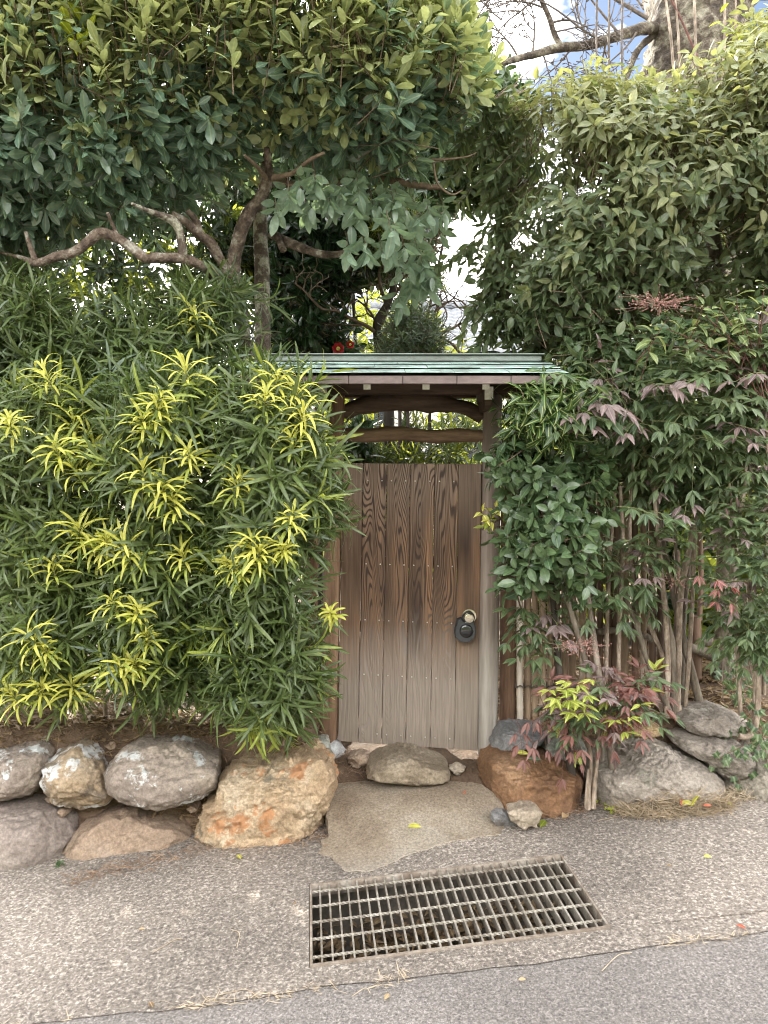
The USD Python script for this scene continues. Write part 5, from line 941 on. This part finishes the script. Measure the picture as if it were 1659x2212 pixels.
# --- nandinas (right)
T = Thing('nandina', 'tall nandina on a cluster of bare canes, with purple-tinged leaf sprays beside the eave', 'shrub', P(1455, 1545, 3.6)); C = Crown()
canes = [[(1440, 1550, 6), (1442, 1400, 6), (1425, 1200, 5), (1400, 1000, 4), (1330, 850, 3)], [(1455, 1550, 7), (1452, 1400, 7), (1440, 1330, 6), (1425, 1200, 6), (1415, 1050, 5)], [(1462, 1545, 7), (1466, 1400, 7), (1470, 1280, 7), (1500, 1130, 6), (1510, 1090, 6), (1530, 1060, 5)], [(1478, 1545, 5), (1490, 1400, 5), (1497, 1250, 5), (1500, 1100, 4), (1480, 900, 3)],
         [(1448, 1540, 6), (1400, 1430, 6), (1375, 1350, 6), (1350, 1290, 5), (1310, 1180, 4), (1290, 1000, 3)], [(1430, 1535, 5), (1390, 1420, 5), (1372, 1300, 5), (1360, 1150, 4), (1370, 950, 3)], [(1470, 1540, 6), (1440, 1440, 5), (1405, 1350, 5), (1395, 1290, 4)], [(1452, 1545, 5), (1462, 1350, 4.5), (1460, 1200, 4), (1450, 900, 3), (1440, 780, 2.5)],
         [(1332, 1560, 5), (1335, 1480, 5), (1338, 1350, 5), (1345, 1180, 5), (1340, 1050, 4)], [(1306, 1560, 5), (1310, 1430, 5), (1312, 1320, 4.5), (1318, 1200, 4), (1330, 1050, 3)]]
for i, c in enumerate(canes): T.add('cane', pxtube([(a, b, 3.62 + .03 * (i % 4), rr) for a, b, rr in c], 9, 40, .22, 60 + i), 'stem_pale' if i % 3 != 1 else 'bark_grey', 60)
pos, d, fr = volume([(1195, 800), (1260, 760), (1380, 720), (1480, 690), (1700, 660), (1700, 1000), (1620, 1080), (1500, 1090), (1400, 1060), (1330, 1000), (1300, 940), (1230, 930)], 3.62, .3, .3, 120, seed=25, inner=.25)
sprays(C, pos, d, fr, pick([('leaf_nandina', 12), ('leaf_nandina_purple', 1)]), n3=(3, 4), L=(.06, .085), Wd=(.019, .027), length=.24, seed=25)
r = np.random.default_rng(9)
for i, (cx_, cy_, m) in enumerate([(1240, 870, 'purple'), (1275, 900, 'purple'), (1215, 900, ''), (1305, 880, ''), (1340, 860, 'purple'), (1355, 905, 'purple'), (1300, 840, 'purple'), (1450, 810, 'purple'), (1490, 800, 'purple'), (1520, 785, ''), (1590, 795, 'purple'), (1610, 850, ''), (1620, 930, 'purple'), (1270, 800, ''), (1240, 790, ''), (1420, 900, ''), (1460, 880, ''), (1500, 900, ''), (1560, 860, ''), (1420, 1090, ''), (1480, 1080, 'purple'), (1445, 1095, '')]):
    sprays(C, P(cx_, cy_, 3.26)[None], V3(r.normal(0, .7), -.6, -.1)[None], np.ones(1) * 1.2, 'leaf_nandina_purple' if m else 'leaf_nandina', n3=(2, 3), L=(.065, .09), Wd=(.022, .029), length=.17, seed=300 + i, droop=.55)
berries(T, P(1425, 655, 3.3), .13, .045, 170, 3); berries(T, P(1460, 1255, 3.5), .09, .05, 60, 4)
C.build(T, 300, 'twig_green')
T = Thing('nandina', 'green nandina in front of the bamboo fence, between the glossy shrub and the bare canes', 'shrub', P(1330, 1560, 3.7)); C = Crown()
T.add('cane', pxtube([(1250, 1560, 3.7, 4), (1255, 1400, 3.7, 4), (1235, 1280, 3.65, 3)], 7, 20, .2, 2), 'stem_pale', 60); T.add('cane', pxtube([(1385, 1560, 3.72, 4.5), (1385, 1400, 3.7, 4), (1360, 1200, 3.65, 3)], 7, 20, .2, 3), 'stem_pale', 60)
pos, d, fr = volume([(1070, 1240), (1180, 1230), (1300, 1120), (1480, 1080), (1500, 1180), (1440, 1290), (1360, 1330), (1260, 1360), (1200, 1420), (1120, 1400), (1085, 1340)], 3.60, .16, .14, 62, seed=26, inner=.3, gap=.38)
sprays(C, pos, d, fr, pick([('leaf_nandina', 12), ('leaf_nandina_purple', 1)]), n3=(2, 3), L=(.055, .075), Wd=(.018, .026), length=.17, seed=26)
pos, d, fr = volume([(1330, 900), (1500, 950), (1600, 1000), (1580, 1120), (1420, 1120), (1320, 1060)], 3.75, .16, .2, 70, seed=36, inner=.4)
sprays(C, pos, d, fr, 'leaf_nandina', n3=(3, 4), L=(.05, .07), Wd=(.017, .023), length=.18, seed=36)
C.build(T, 300, 'twig_green')
T = Thing('nandina', 'red-tinged nandina at the right edge beside the ivied trunk', 'shrub', P(1625, 1560, 3.55)); C = Crown()
for i, c in enumerate([[(1600, 1545, 5), (1590, 1350, 5), (1580, 1240, 5.5), (1590, 1150, 5), (1605, 1080, 4.5), (1612, 1000, 3)], [(1625, 1620, 6), (1632, 1500, 6), (1630, 1400, 6), (1615, 1250, 5)], [(1590, 1160, 3), (1580, 1080, 3), (1570, 1000, 2)]]): T.add('cane', pxtube([(a, b, 3.5, rr) for a, b, rr in c], 9, 30, .22, 80 + i), 'stem_pale', 60)
T.add('cane', pxtube([(1597, 1590, 3.42, 7), (1615, 1592, 3.42, 7), (1630, 1575, 3.43, 6.5), (1637, 1530, 3.45, 6), (1640, 1440, 3.46, 6), (1650, 1380, 3.48, 5)], 10, 26, .15, 85), 'stem_pale', 60)
pos, d, fr = volume([(1520, 1060), (1700, 1010), (1700, 1440), (1600, 1430), (1500, 1330), (1490, 1210)], 3.52, .24, .2, 135, seed=27, inner=.3)
sprays(C, pos, d, fr, pick([('leaf_nandina', 11), ('leaf_nandina_purple', 1)]), n3=(2, 4), L=(.045, .065), Wd=(.016, .023), length=.17, seed=27)
for i, (cx_, cy_) in enumerate([(1540, 1270), (1575, 1250), (1555, 1300), (1510, 1240), (1600, 1300)]): sprays(C, P(cx_, cy_, 3.24)[None], V3(r.normal(0, .5), -.5, -.2)[None], np.ones(1), 'leaf_nandina_red', n3=(1, 2), L=(.045, .06), Wd=(.015, .02), length=.08, seed=340 + i, droop=.7)
C.build(T, 300, 'twig_green')
T = Thing('nandina', 'small nandina with red and lime leaves growing between the rust boulder and the grey boulder', 'shrub', G(1280, 1738)); C = Crown(); gb = 3.30
for i, c in enumerate([[(1270, 1748, 6), (1272, 1700, 5), (1277, 1640, 4), (1270, 1600, 4), (1262, 1540, 3)], [(1282, 1746, 6), (1284, 1700, 5), (1290, 1640, 4.5), (1292, 1590, 4), (1300, 1530, 3)], [(1265, 1745, 4), (1268, 1700, 3.5), (1272, 1660, 3)]]): T.add('cane', pxtube([(a, b, 3.32, rr) for a, b, rr in c], 9, 26, .25, 90 + i), 'stem_pale', 60)
pos, d, fr = volume([(1185, 1470), (1230, 1430), (1290, 1400), (1370, 1410), (1430, 1440), (1430, 1520), (1400, 1560), (1320, 1580), (1250, 1600), (1180, 1590), (1160, 1540)], 3.35, .2, .15, 70, seed=28, inner=.2)
sprays(C, pos, d, fr, pick([('leaf_nandina_wine', 5), ('leaf_nandina', 4), ('leaf_nandina_purple', 3), ('leaf_nandina_lime', 1)]), n3=(2, 3), L=(.05, .068), Wd=(.016, .021), length=.15, seed=28)
for i, (cx_, cy_) in enumerate([(1230, 1465), (1215, 1480), (1245, 1490), (1225, 1505), (1205, 1500), (1260, 1460), (1250, 1510), (1235, 1530), (1355, 1545), (1390, 1510), (1365, 1570)]): sprays(C, P(cx_, cy_, 3.08)[None], V3(r.normal(0, .5), -.5, .2)[None], np.ones(1) * 1.2, 'leaf_nandina_lime', n3=(1, 2), L=(.05, .068), Wd=(.017, .022), length=.10, seed=360 + i, droop=.3)
for i, (cx_, cy_) in enumerate([(1130, 1610), (1215, 1650), (1180, 1590), (1250, 1620), (1150, 1585)]): sprays(C, P(cx_, cy_, 3.2)[None], V3(r.normal(0, .4), -.4, -.5)[None], np.ones(1) * 1.2, 'leaf_nandina_wine', n3=(2, 3), L=(.045, .06), Wd=(.014, .018), length=.12, seed=380 + i, droop=.6)
berries(T, P(1250, 1395, 3.3), .11, .045, 90, 6); C.build(T, 300, 'twig_red')
# ivy on the right bank
def ivy_leaf(c, ax, nr, s):
    a = norm(ax); n_ = norm(nr - a * (nr @ a)); b = np.cross(a, n_)
    o = np.array([(0, 0), (.5, -.15), (.42, .22), (.62, .55), (.22, .52), (0, 1.0), (-.22, .52), (-.62, .55), (-.42, .22), (-.5, -.15)]) * s
    v = c + o[:, :1] * b + o[:, 1:] * a; v = np.vstack([v, c + a * s * .3 + n_ * s * .06]); k = len(o); o = np.vstack([o, [[0, .3 * s]]])
    return v, np.array([(i, (i + 1) % k, k) for i in range(k)]), np.c_[o[:, 0] / s * .5 + .5, o[:, 1] / s]
T = Thing('ivy', 'green ivy trailing over the rocks and trunk foot at the right edge', 'ivy', P(1620, 1600, 3.5)); r = np.random.default_rng(15); rest, ru = [], []; big = 0
for (x0, y0, x1, y1, Ya, Yb) in [(1560, 1440, 1600, 1700, 3.95, 3.36), (1590, 1420, 1650, 1600, 3.8, 3.4), (1610, 1400, 1660, 1660, 3.7, 3.32), (1545, 1380, 1600, 1500, 4.02, 3.95), (1550, 1640, 1659, 1590, 3.38, 3.4), (1520, 1600, 1640, 1540, 3.6, 3.55)]:
    ln = spline([P(x0, y0, Ya), P((x0 + x1) / 2 + r.normal(0, 10), (y0 + y1) / 2, (Ya + Yb) / 2 - .02), P(x1, y1, Yb)], 14); T.add('stem', tube(ln, .002, 4), 'twig_brown', True)
    for k_ in range(24):
        c = ln[r.integers(14)] + r.normal(0, .028, 3) - [0, .03, 0]; m = ivy_leaf(c, V3(r.normal(0, .6), -.3, -.7), V3(r.normal(0, .3), -1, .4), r.uniform(.022, .042)); T.add('leaf', m[:2], 'leaf_ivy', True, m[2])
# dark canes and greenery behind the broken fence
simple_shrub('garden_shrub', 'sunlit broad-leaved greenery glimpsed behind the nandina canes', 'shrub', [(1300, 1000), (1500, 1080), (1720, 1000), (1720, 1420), (1560, 1430), (1440, 1440), (1330, 1400)], 4.9, .35, .4, 230, pick([('leaf_back', 5), ('leaf_camellia', 4)]), 'oval', (6, 8), (.10, .16), (.05, .075), 29, (1500, 1440), gap=.38, top=100)
simple_shrub('garden_shrub', 'dark evergreen wall of leaves behind the bamboo fence', 'shrub', [(1080, 780), (1400, 700), (1720, 700), (1720, 1200), (1400, 1150), (1300, 1350), (1090, 1350)], 5.2, .3, .4, 420, pick([('leaf_backdark', 5), ('leaf_back', 1)]), 'lance', (8, 10), (.09, .12), (.032, .045), 30, (1330, 1420), gap=.33, top=60)

# --- old cherry tree, top right
T = Thing('cherry_tree', 'old bare cherry tree with thick lichened trunk at the top right, behind the evergreen', 'tree', P(1500, 1380, 6.2))
pts = [(1500, 1400, 6.2, 110), (1500, 900, 6.2, 98), (1495, 500, 6.2, 96), (1492, 230, 6.2, 96), (1498, 120, 6.2, 98), (1510, 30, 6.2, 104), (1520, -80, 6.2, 118), (1520, -300, 6.25, 110), (1480, -700, 6.3, 80)]
q = np.array([np.r_[P(a, b, c), rr * c / FOC] for a, b, c, rr in pts]); s = spline(q, 150); tvv, tff = tube(s[:, :3], s[:, 3], 64)
axis = np.vstack([np.repeat(s[:, :3], 64, 0), s[0, :3], s[-1, :3]]); dr = norm(tvv - axis)
tvv = tvv + dr * ((meshkit.fbm(tvv * 3.2, 4, 2) - .5) * .16 + (meshkit.fbm(tvv * 16, 4, 6) - .5) * .07)[:, None]
T.add('trunk', (tvv, tff), 'bark_cherry', 60)
for i, pts in enumerate([[(1420, 60, 6.1, 13), (1390, 62, 6.0, 12), (1340, 76, 5.9, 10.5), (1270, 97, 5.85, 9.5), (1205, 104, 5.8, 9), (1150, 118, 5.75, 7.5), (1100, 132, 5.7, 6.5), (1050, 150, 5.65, 7), (990, 170, 5.6, 5)], [(1215, 106, 5.8, 6), (1198, 75, 5.78, 5.5), (1187, 40, 5.76, 5), (1170, 0, 5.74, 5), (1160, -40, 5.7, 6)], [(1420, 70, 6.1, 7), (1380, 105, 6.05, 6.5), (1360, 150, 6.0, 6), (1345, 195, 6.0, 5)]]):
    T.add('limb', pxtube(pts, 12, 46, .2, 50 + i), 'bark_cherry', 60)
r = np.random.default_rng(21); TW = []
def twig(px, py, Y, ang, ln, rad, depth):
    pts = [(px, py, Y, rad)]; n_ = 5
    for k_ in range(n_):
        ang += r.normal(0, .2); px += math.cos(ang) * ln / n_; py -= math.sin(ang) * ln / n_; Y += r.normal(0, .03); pts.append((px, py, Y, max(.6, rad * (1 - .13 * (k_ + 1)))))
        if r.random() < .6: b = ang + r.choice([-1, 1]) * .9; pts2 = [(px, py, Y, .9), (px + math.cos(b) * 5, py - math.sin(b) * 5, Y, 1.3), (px + math.cos(b) * 8, py - math.sin(b) * 8, Y, .6)]; TW.append(pxtube(pts2, 4, 4, 0, 1))
        if depth > 0 and r.random() < .6: twig(px, py, Y, ang + r.choice([-1, 1]) * r.uniform(.4, .9), ln * .6, rad * .6, depth - 1)
    TW.append(pxtube(pts, 4, 9, 0, 1))
for (a, b, an, ln, rd, dp) in [(1340, 76, 2.2, 190, 3, 2), (1300, 88, 2.6, 230, 3, 2), (1270, 97, 1.9, 170, 2.5, 2), (1240, 100, -2.2, 130, 2.5, 2), (1310, 86, -1.9, 120, 2.5, 2), (1150, 118, 1.4, 130, 2.5, 2), (1120, 126, 2.2, 120, 2.5, 2), (1190, 50, .5, 120, 2.5, 2), (1180, 20, 2.6, 130, 2.5, 2), (1195, 70, .1, 120, 2, 2), (1400, 40, 2.7, 330, 5, 2), (1100, 132, -2.0, 90, 2, 2), (1170, 112, -1.2, 100, 2, 2), (1375, 70, -2.4, 120, 2.5, 2), (1390, 20, 2.0, 140, 2.5, 1), (1060, 145, 1.2, 130, 2, 2), (1250, 60, 1.7, 100, 2, 1), (1345, 195, 2.4, 120, 2, 2), (1080, 40, 2.4, 100, 2, 1)]: twig(a, b, 5.8, an, ln, rd, dp)
for x in (1290, 1317, 1345): TW.append(pxtube([(x, -30, 5.6, 2.2), (x - 2, 100, 5.6, 2.4), (x + 1, 230, 5.6, 2.8)], 5, 12, .1, x))
T.add('twigs', cat(TW), 'twig_grey', True, kind='stuff')
T = Thing('bare_whips', 'upright bare whips rising in front of the cherry trunk', 'shrub', P(1560, 400, 4.6))
for i, (x0, x1, rr) in enumerate([(1432, 1460, 3), (1455, 1470, 2.5), (1498, 1500, 3), (1430, 1540, 2.5), (1565, 1560, 3), (1590, 1580, 2.5)]): T.add('whip', pxtube([(x0, -40, 4.6, rr * .7), ((x0 + x1) / 2 + 3, 80, 4.6, rr), (x1, 230, 4.6, rr), (x1 + 5, 420, 4.5, rr * 1.2)], 6, 20, .1, i), 'stem_pale' if i != 3 else 'twig_red', 60)
C = Crown(); pos, d, fr = volume([(1540, 60), (1600, 30), (1700, 20), (1700, 130), (1580, 130)], 4.3, .2, .2, 40, seed=33); shoots(C, pos, d, fr, 'oval', pick([('leaf_back', 3), ('leaf_camphor_pale', 2)]), k=(4, 6), L=(.055, .075), Wd=(.028, .036), curl=(.3, 1.0), droop=.3, seed=33); C.build(T, 100)
# trunk at the top left corner
T = Thing('bare_tree', 'dark tree trunk at the top left corner beyond the leaves', 'tree', P(10, 1350, 6.8))
T.add('trunk', pxtube([(-10, 1350, 6.8, 75), (-8, 700, 6.8, 55), (-2, 120, 6.8, 50), (0, -100, 6.8, 50), (10, -600, 6.8, 40)], 16, 60, .12, 7), 'bark_dark', 60)
T.add('limb', pxtube([(5, 80, 6.7, 22), (60, 10, 6.6, 18), (140, -60, 6.5, 14)], 12, 20, .12, 8), 'bark_dark', 60)

# ------------------------------------------------------------------ house behind
T = Thing('house', 'neighbouring house with grey tiled roof and pale walls, glimpsed behind the garden', 'house', V3(1.8, 14, .3))
T.add('wall', bx(-2.0, 6.0, 13.2, 18, .2, 3.35), 'plaster')
rv, rf_ = [], []
xs_ = np.arange(-2.3, 6.31, .07); 
nrow = 11
for k in range(nrow):
    ya, yb = 12.6 + 3.0 * k / nrow, 12.6 + 3.0 * (k + 1) / nrow + .04; za, zb = 3.25 + 1.25 * k / nrow, 3.25 + 1.25 * (k + 1) / nrow
    zz = .035 * np.abs(np.sin(np.arange(len(xs_)) * np.pi / 4))
    lo = np.stack([xs_, np.full(len(xs_), ya), za + .05 + zz], 1); hi = np.stack([xs_, np.full(len(xs_), yb), zb + .01 + zz], 1); ed = lo - [0, -.002, .05]
    j = np.arange(len(xs_) - 1); n_ = len(xs_); f = np.vstack([np.stack([j, j + 1, n_ + j + 1], 1), np.stack([j, n_ + j + 1, n_ + j], 1), np.stack([2 * n_ + j, 2 * n_ + j + 1, j + 1], 1), np.stack([2 * n_ + j, j + 1, j], 1)])
    T.add('tile_course', (np.vstack([lo, hi, ed]), f), 'roof_tile', 40)
T.add('roof', box8([(-2.3, 12.62, 3.14), (6.3, 12.62, 3.14), (6.3, 18.6, 3.14), (-2.3, 18.6, 3.14), (-2.3, 12.62, 3.24), (6.3, 12.62, 3.24), (6.3, 15.6, 4.48), (-2.3, 15.6, 4.48)]), 'roof_tile')
T.add('ridge', tube(np.array([(x, 15.62, 4.60) for x in np.linspace(-2.3, 6.3, 30)]), .10, 10), 'roof_tile', 40)
for x in (-1.2, 1.1, 3.6):
    wn = T.add('window', bx(x, x + 1.3, 13.15, 13.198, 1.3, 2.4), 'wood_beam'); T.add('pane', bx(x + .05, x + .62, 13.14, 13.149, 1.36, 2.34), 'dark_pane', parent=wn); T.add('pane', bx(x + .68, x + 1.25, 13.14, 13.149, 1.36, 2.34), 'dark_pane', parent=wn)

# ------------------------------------------------------------------ litter, dry grass, fallen leaves, weeds
r = np.random.default_rng(31)
def litter_on(n, region, seed, L=(.02, .07), kind='tiny', matn='litter', name='leaf_litter', label='', wd=(.007, .019)):
    r = np.random.default_rng(seed); xy = []
    while len(xy) < n:
        p = r.uniform((region[0], region[2]), (region[1], region[3])); 
        if meshkit.fbm(np.array([[p[0] * 3, p[1] * 3, seed]]), 3, seed)[0] > .36: xy.append(p)
    xy = np.array(xy); z = terrain(xy[:, 0], xy[:, 1]) + r.uniform(.004, .018, n); an = r.uniform(0, 2 * np.pi, n)
    lv = leaves(kind, np.c_[xy, z], np.stack([np.cos(an), np.sin(an), r.normal(0, .22, n)], 1), V3(0, 0, 1) + r.normal(0, .3, (n, 3)), r.uniform(*L, n), r.uniform(*wd, n), r.uniform(-.6, .6, n))
    return joined(lv, kind)
m, u = litter_on(8500, (-1.9, -.3, 3.36, 4.2), 1); solo('leaf_litter', m, 'leaf_dry', 'brown dead leaves and twigs covering the soil under the long-leaved shrubs', 'leaf litter', True, u, kind='stuff')
m, u = litter_on(6500, (.6, 2.0, 3.52, 4.8), 2); solo('leaf_litter', m, 'leaf_dry', 'brown dead leaves on the soil around the canes at right', 'leaf litter', True, u, kind='stuff')
m, u = litter_on(4200, (-1.9, -.3, 3.36, 4.0), 3, L=(.06, .16), wd=(.0016, .003)); solo('pine_needles', m, 'litter', 'thin dry stalks strewn on the soil at left', 'leaf litter', True, u, kind='stuff')
m, u = litter_on(1200, (-.25, .5, 3.5, 3.75), 4, L=(.02, .09), wd=(.0014, .003)); solo('pine_needles', m, 'litter', 'dry needles lodged around the step stone', 'leaf litter', True, u, kind='stuff')
def tuft(cxy, rx, ry, h, n, seed, matn, label, name, catg):
    r = np.random.default_rng(seed); a = r.uniform(0, 2 * np.pi, n); q = np.sqrt(r.random(n)); x = cxy[0] + np.cos(a) * q * rx; y = cxy[1] + np.sin(a) * q * ry
    z = gz(x, y) + r.random(n) * h * (1 - q ** 2); an = r.uniform(0, 2 * np.pi, n)
    lv = leaves('needle', np.stack([x, y, z], 1), np.stack([np.cos(an), np.sin(an), r.normal(.15, .5, n)], 1), r.normal(0, 1, (n, 3)), r.uniform(.02, .09, n), r.uniform(.002, .0055, n), r.uniform(-.8, .8, n)); m, u = joined(lv, 'needle')
    solo(name, m, matn, label, catg, True, u, kind='stuff')
g0 = G(1462, 1755); tuft(g0 + [0, .03, 0], .27, .09, .085, 2300, 1, 'straw', 'heap of dry straw-coloured grass clippings at the foot of the huge grey boulder', 'dry_grass', 'dry grass')
g1 = G(1590, 1735); tuft(g1 + [.02, .05, 0], .07, .05, .03, 220, 2, 'straw', 'few dry blades at the right edge rocks', 'dry_grass', 'dry grass')
for i, (pa, pb, n) in enumerate([((420, 1835), (720, 1808), 260), ((150, 1905), (420, 1845), 260), ((1180, 1765), (1290, 1742), 160)]):
    a, b = G(*pa), G(*pb); t = r.random(n)[:, None]; p = a * (1 - t) + b * t + np.c_[r.normal(0, .02, n), r.normal(0, .03, n), np.zeros(n)]; p[:, 2] = gz(p[:, 0], p[:, 1]) + r.uniform(.002, .02, n); an = r.uniform(0, 6.3, n)
    m, u = joined(leaves('needle', p, np.stack([np.cos(an), np.sin(an), r.normal(.05, .2, n)], 1), r.normal(0, 1, (n, 3)), r.uniform(.02, .08, n), r.uniform(.0015, .004, n), r.uniform(-.6, .6, n)), 'needle')
    solo('dry_grass', m, 'litter', ('dry bits along the foot of the orange boulder', 'dry bits along the foot of the lower left boulders', 'dry bits between the rust boulder and the small nandina')[i], 'dry grass', True, u, kind='stuff')
# moss and blades in the seam between concrete and asphalt
sd = []
for i in range(900):
    x = r.uniform(-1.6, 1.6); 
    if meshkit.fbm(np.array([[x * 4, 0, 3]]), 3, 2)[0] < .47: continue
    y = edge_y(x) + r.normal(0, .014); sd.append((x, y, gz(x, y) + .001))
sd = np.array(sd); an = r.uniform(0, 6.3, len(sd)); m, u = joined(leaves('needle', sd, np.stack([np.cos(an), .3 * np.sin(an), r.normal(.1, .2, len(sd))], 1), V3(0, 0, 1) + r.normal(0, .4, (len(sd), 3)), r.uniform(.012, .05, len(sd)), r.uniform(.0015, .004, len(sd)), r.uniform(-.6, .6, len(sd))), 'needle'); solo('dry_grass', m, 'straw', 'dry blades caught in the seam between concrete and asphalt', 'dry grass', True, u, kind='stuff')
FL = [(881, 1788, 'leaf_fallen_yellow', 'green-yellow fallen leaf on the mortar apron before the door', .045, 0), (520, 1858, 'leaf_fallen_yellow', 'small yellow-green leaf on the concrete below the orange boulder', .032, 0), (1178, 1775, 'leaf_back', 'olive fallen leaf beside the small beige stone', .05, 0), (1470, 1760, 'leaf_fallen_yellow', 'olive leaf on the dry clippings, left one', .05, 0), (1493, 1766, 'leaf_fallen_yellow', 'upright spotted olive leaf in front of the dry clippings', .05, 1), (1476, 1752, 'leaf_fallen_red', 'rust red leaf on the dry clippings', .04, 0), (1518, 1765, 'leaf_fallen_red', 'small red leaf right of the upright spotted leaf', .03, 0), (1580, 1742, 'leaf_fallen_yellow', 'olive leaf at the right end of the dry clippings', .05, 0), (1225, 1757, 'leaf_dry', 'tan leaf at the foot of the rust boulder', .05, 0), (1519, 1878, 'leaf_fallen_yellow', 'tiny yellow leaf on the concrete right of the grating', .025, 0), (1610, 2010, 'leaf_fallen_red', 'tiny orange leaf on the asphalt at right', .025, 0), (1006, 1712, 'leaf_fallen_red', 'tiny red leaf on the mortar apron near the right footing', .02, 0), (690, 1680 + 46, 'leaf_dry', 'small brown leaf on the apron beside the orange boulder', .02, 0), (330, 2180, 'leaf_dry', 'small brown leaf on the asphalt edge at lower left', .025, 0)]
FL += [(a_, b_, m_, l_, s_, 0) for a_, b_, m_, l_, s_ in [(840, 2150, 'leaf_dry', 'brown curled leaf on the asphalt just below the grating', .022), (300, 2010, 'leaf_dry', 'tiny brown leaf on the pale concrete at left', .016), (1450, 1900, 'leaf_dry', 'small brown leaf on the concrete at right, above the tiny yellow leaf', .018), (640, 1950, 'leaf_dry', 'tiny brown leaf left of the grating', .016), (1120, 2120, 'leaf_dry', 'brown leaf scrap on the asphalt in front of the grating', .018)]]
for i, (a, b, m_, lab, s_, upr) in enumerate(FL):
    p = Gp(a, b) if 700 < a < 1060 and b < 1830 else G(a, b); p = p + [0, 0, .006 if not (1430 < a < 1560) else .05]; an = i * 2.1
    lv = leaves('oval', p[None], (V3(math.cos(an), math.sin(an), .12) if not upr else V3(.2, -.3, .9))[None], V3(.1, -.3, 1)[None], s_ * 1.3, s_ * .62, .35); solo('fallen_leaf', (lv[0], TPL['oval'][1]), m_, lab, 'leaf', True, TPL['oval'][2])
for i, (a, b, Y, lab, m_) in enumerate([(1112, 1625, 3.5, 'yellow-green fallen leaf on top of the rust boulder beside the slate slab', 'leaf_fallen_yellow'), (1138, 1638, 3.36, 'grey-green fallen leaf on the rust boulder top', 'leaf_podo_grey'), (1500, 1574, 3.6, 'pale green leaf lying on the long grey rock at right', 'leaf_fallen_yellow')]):
    p = P(a, b, Y) + [0, -.03, .01]; lv = leaves('oval', p[None], V3(1, -.2, .1)[None], V3(0, -.6, 1)[None], .06, .026, .4); solo('fallen_leaf', (lv[0], TPL['oval'][1]), m_, lab, 'leaf', True, TPL['oval'][2])
for i, (a, b, lab) in enumerate([(1062, 1745, 'small clover weed at the left foot of the rust boulder'), (1150, 1755, 'small clover weed behind the small beige stone'), (1200, 1748, 'clover weeds under the rust boulder front'), (1225, 1738, 'clover weeds right of the rust boulder front'), (1288, 1733, 'clover weed at the foot of the nandina canes'), (1315, 1750, 'rosette weed at the left foot of the huge grey boulder'), (133, 1868, 'tiny weed at the foot of the purplish boulder'), (730 + 20, 1650, 'tiny weed beside the round cobble'), (820 - 60 + 70, 1688, 'tiny weed under the step stone')]):
    p = G(a, b); p = p + [0, -.02, .002]; n = 16; q = p + np.c_[r.normal(0, .016, n), r.normal(0, .012, n), r.uniform(.004, .02, n)]; an = r.uniform(0, 6.3, n)
    m, u = joined(leaves('oval', q, np.stack([np.cos(an), np.sin(an), r.normal(.2, .2, n)], 1), V3(0, -.3, 1) + r.normal(0, .3, (n, 3)), r.uniform(.010, .018, n), r.uniform(.009, .014, n), .3), 'oval'); solo('weed', m, 'leaf_mochi_lime' if i < 6 else 'leaf_ivy', lab, 'weed', True, u)
# leaves that fell through the grating
n = 900; a_, b_ = r.random(n) * GLX, GLY - np.abs(r.normal(0, .10, n)).clip(0, GLY - .01); hgt = -.42 + .26 * np.exp(-(GLY - b_) / .08)
p = np.array([gr(x, y, z) for x, y, z in zip(a_, b_, hgt)]); an = r.uniform(0, 6.3, n); m, u = joined(leaves('lance', p, np.stack([np.cos(an), np.sin(an), r.normal(0, .3, n)], 1), V3(0, 0, 1) + r.normal(0, .4, (n, 3)), r.uniform(.03, .07, n), r.uniform(.012, .025, n), .4), 'lance'); solo('leaf_litter', m, 'leaf_dry', 'dead leaves heaped at the back of the drain pit under the grating', 'leaf litter', True, u, kind='stuff')

for i, (a, b, c, d, lab) in enumerate([(330, 2060, 395, 2030, 'long curved straw on the concrete at left'), (500, 2010, 512, 2050, 'short straw on the concrete left of the grating'), (1290, 1775, 1390, 1768, 'thin curved straw on the concrete behind the grating'), (1300, 2100, 1365, 2060, 'straw on the asphalt right of the grating'), (760, 2155, 800, 2148, 'straw in the seam below the grating'), (480, 2150, 560, 2160, 'thin straw at the seam at lower left')]):
    p, q = G(a, b), G(c, d); m_ = (p + q) / 2 + V3(.012, .03, 0); ln = spline([p, m_, q], 14) + [0, 0, .004]
    solo('straw', tube(ln, .0012, 5), 'straw', lab, 'straw', True)
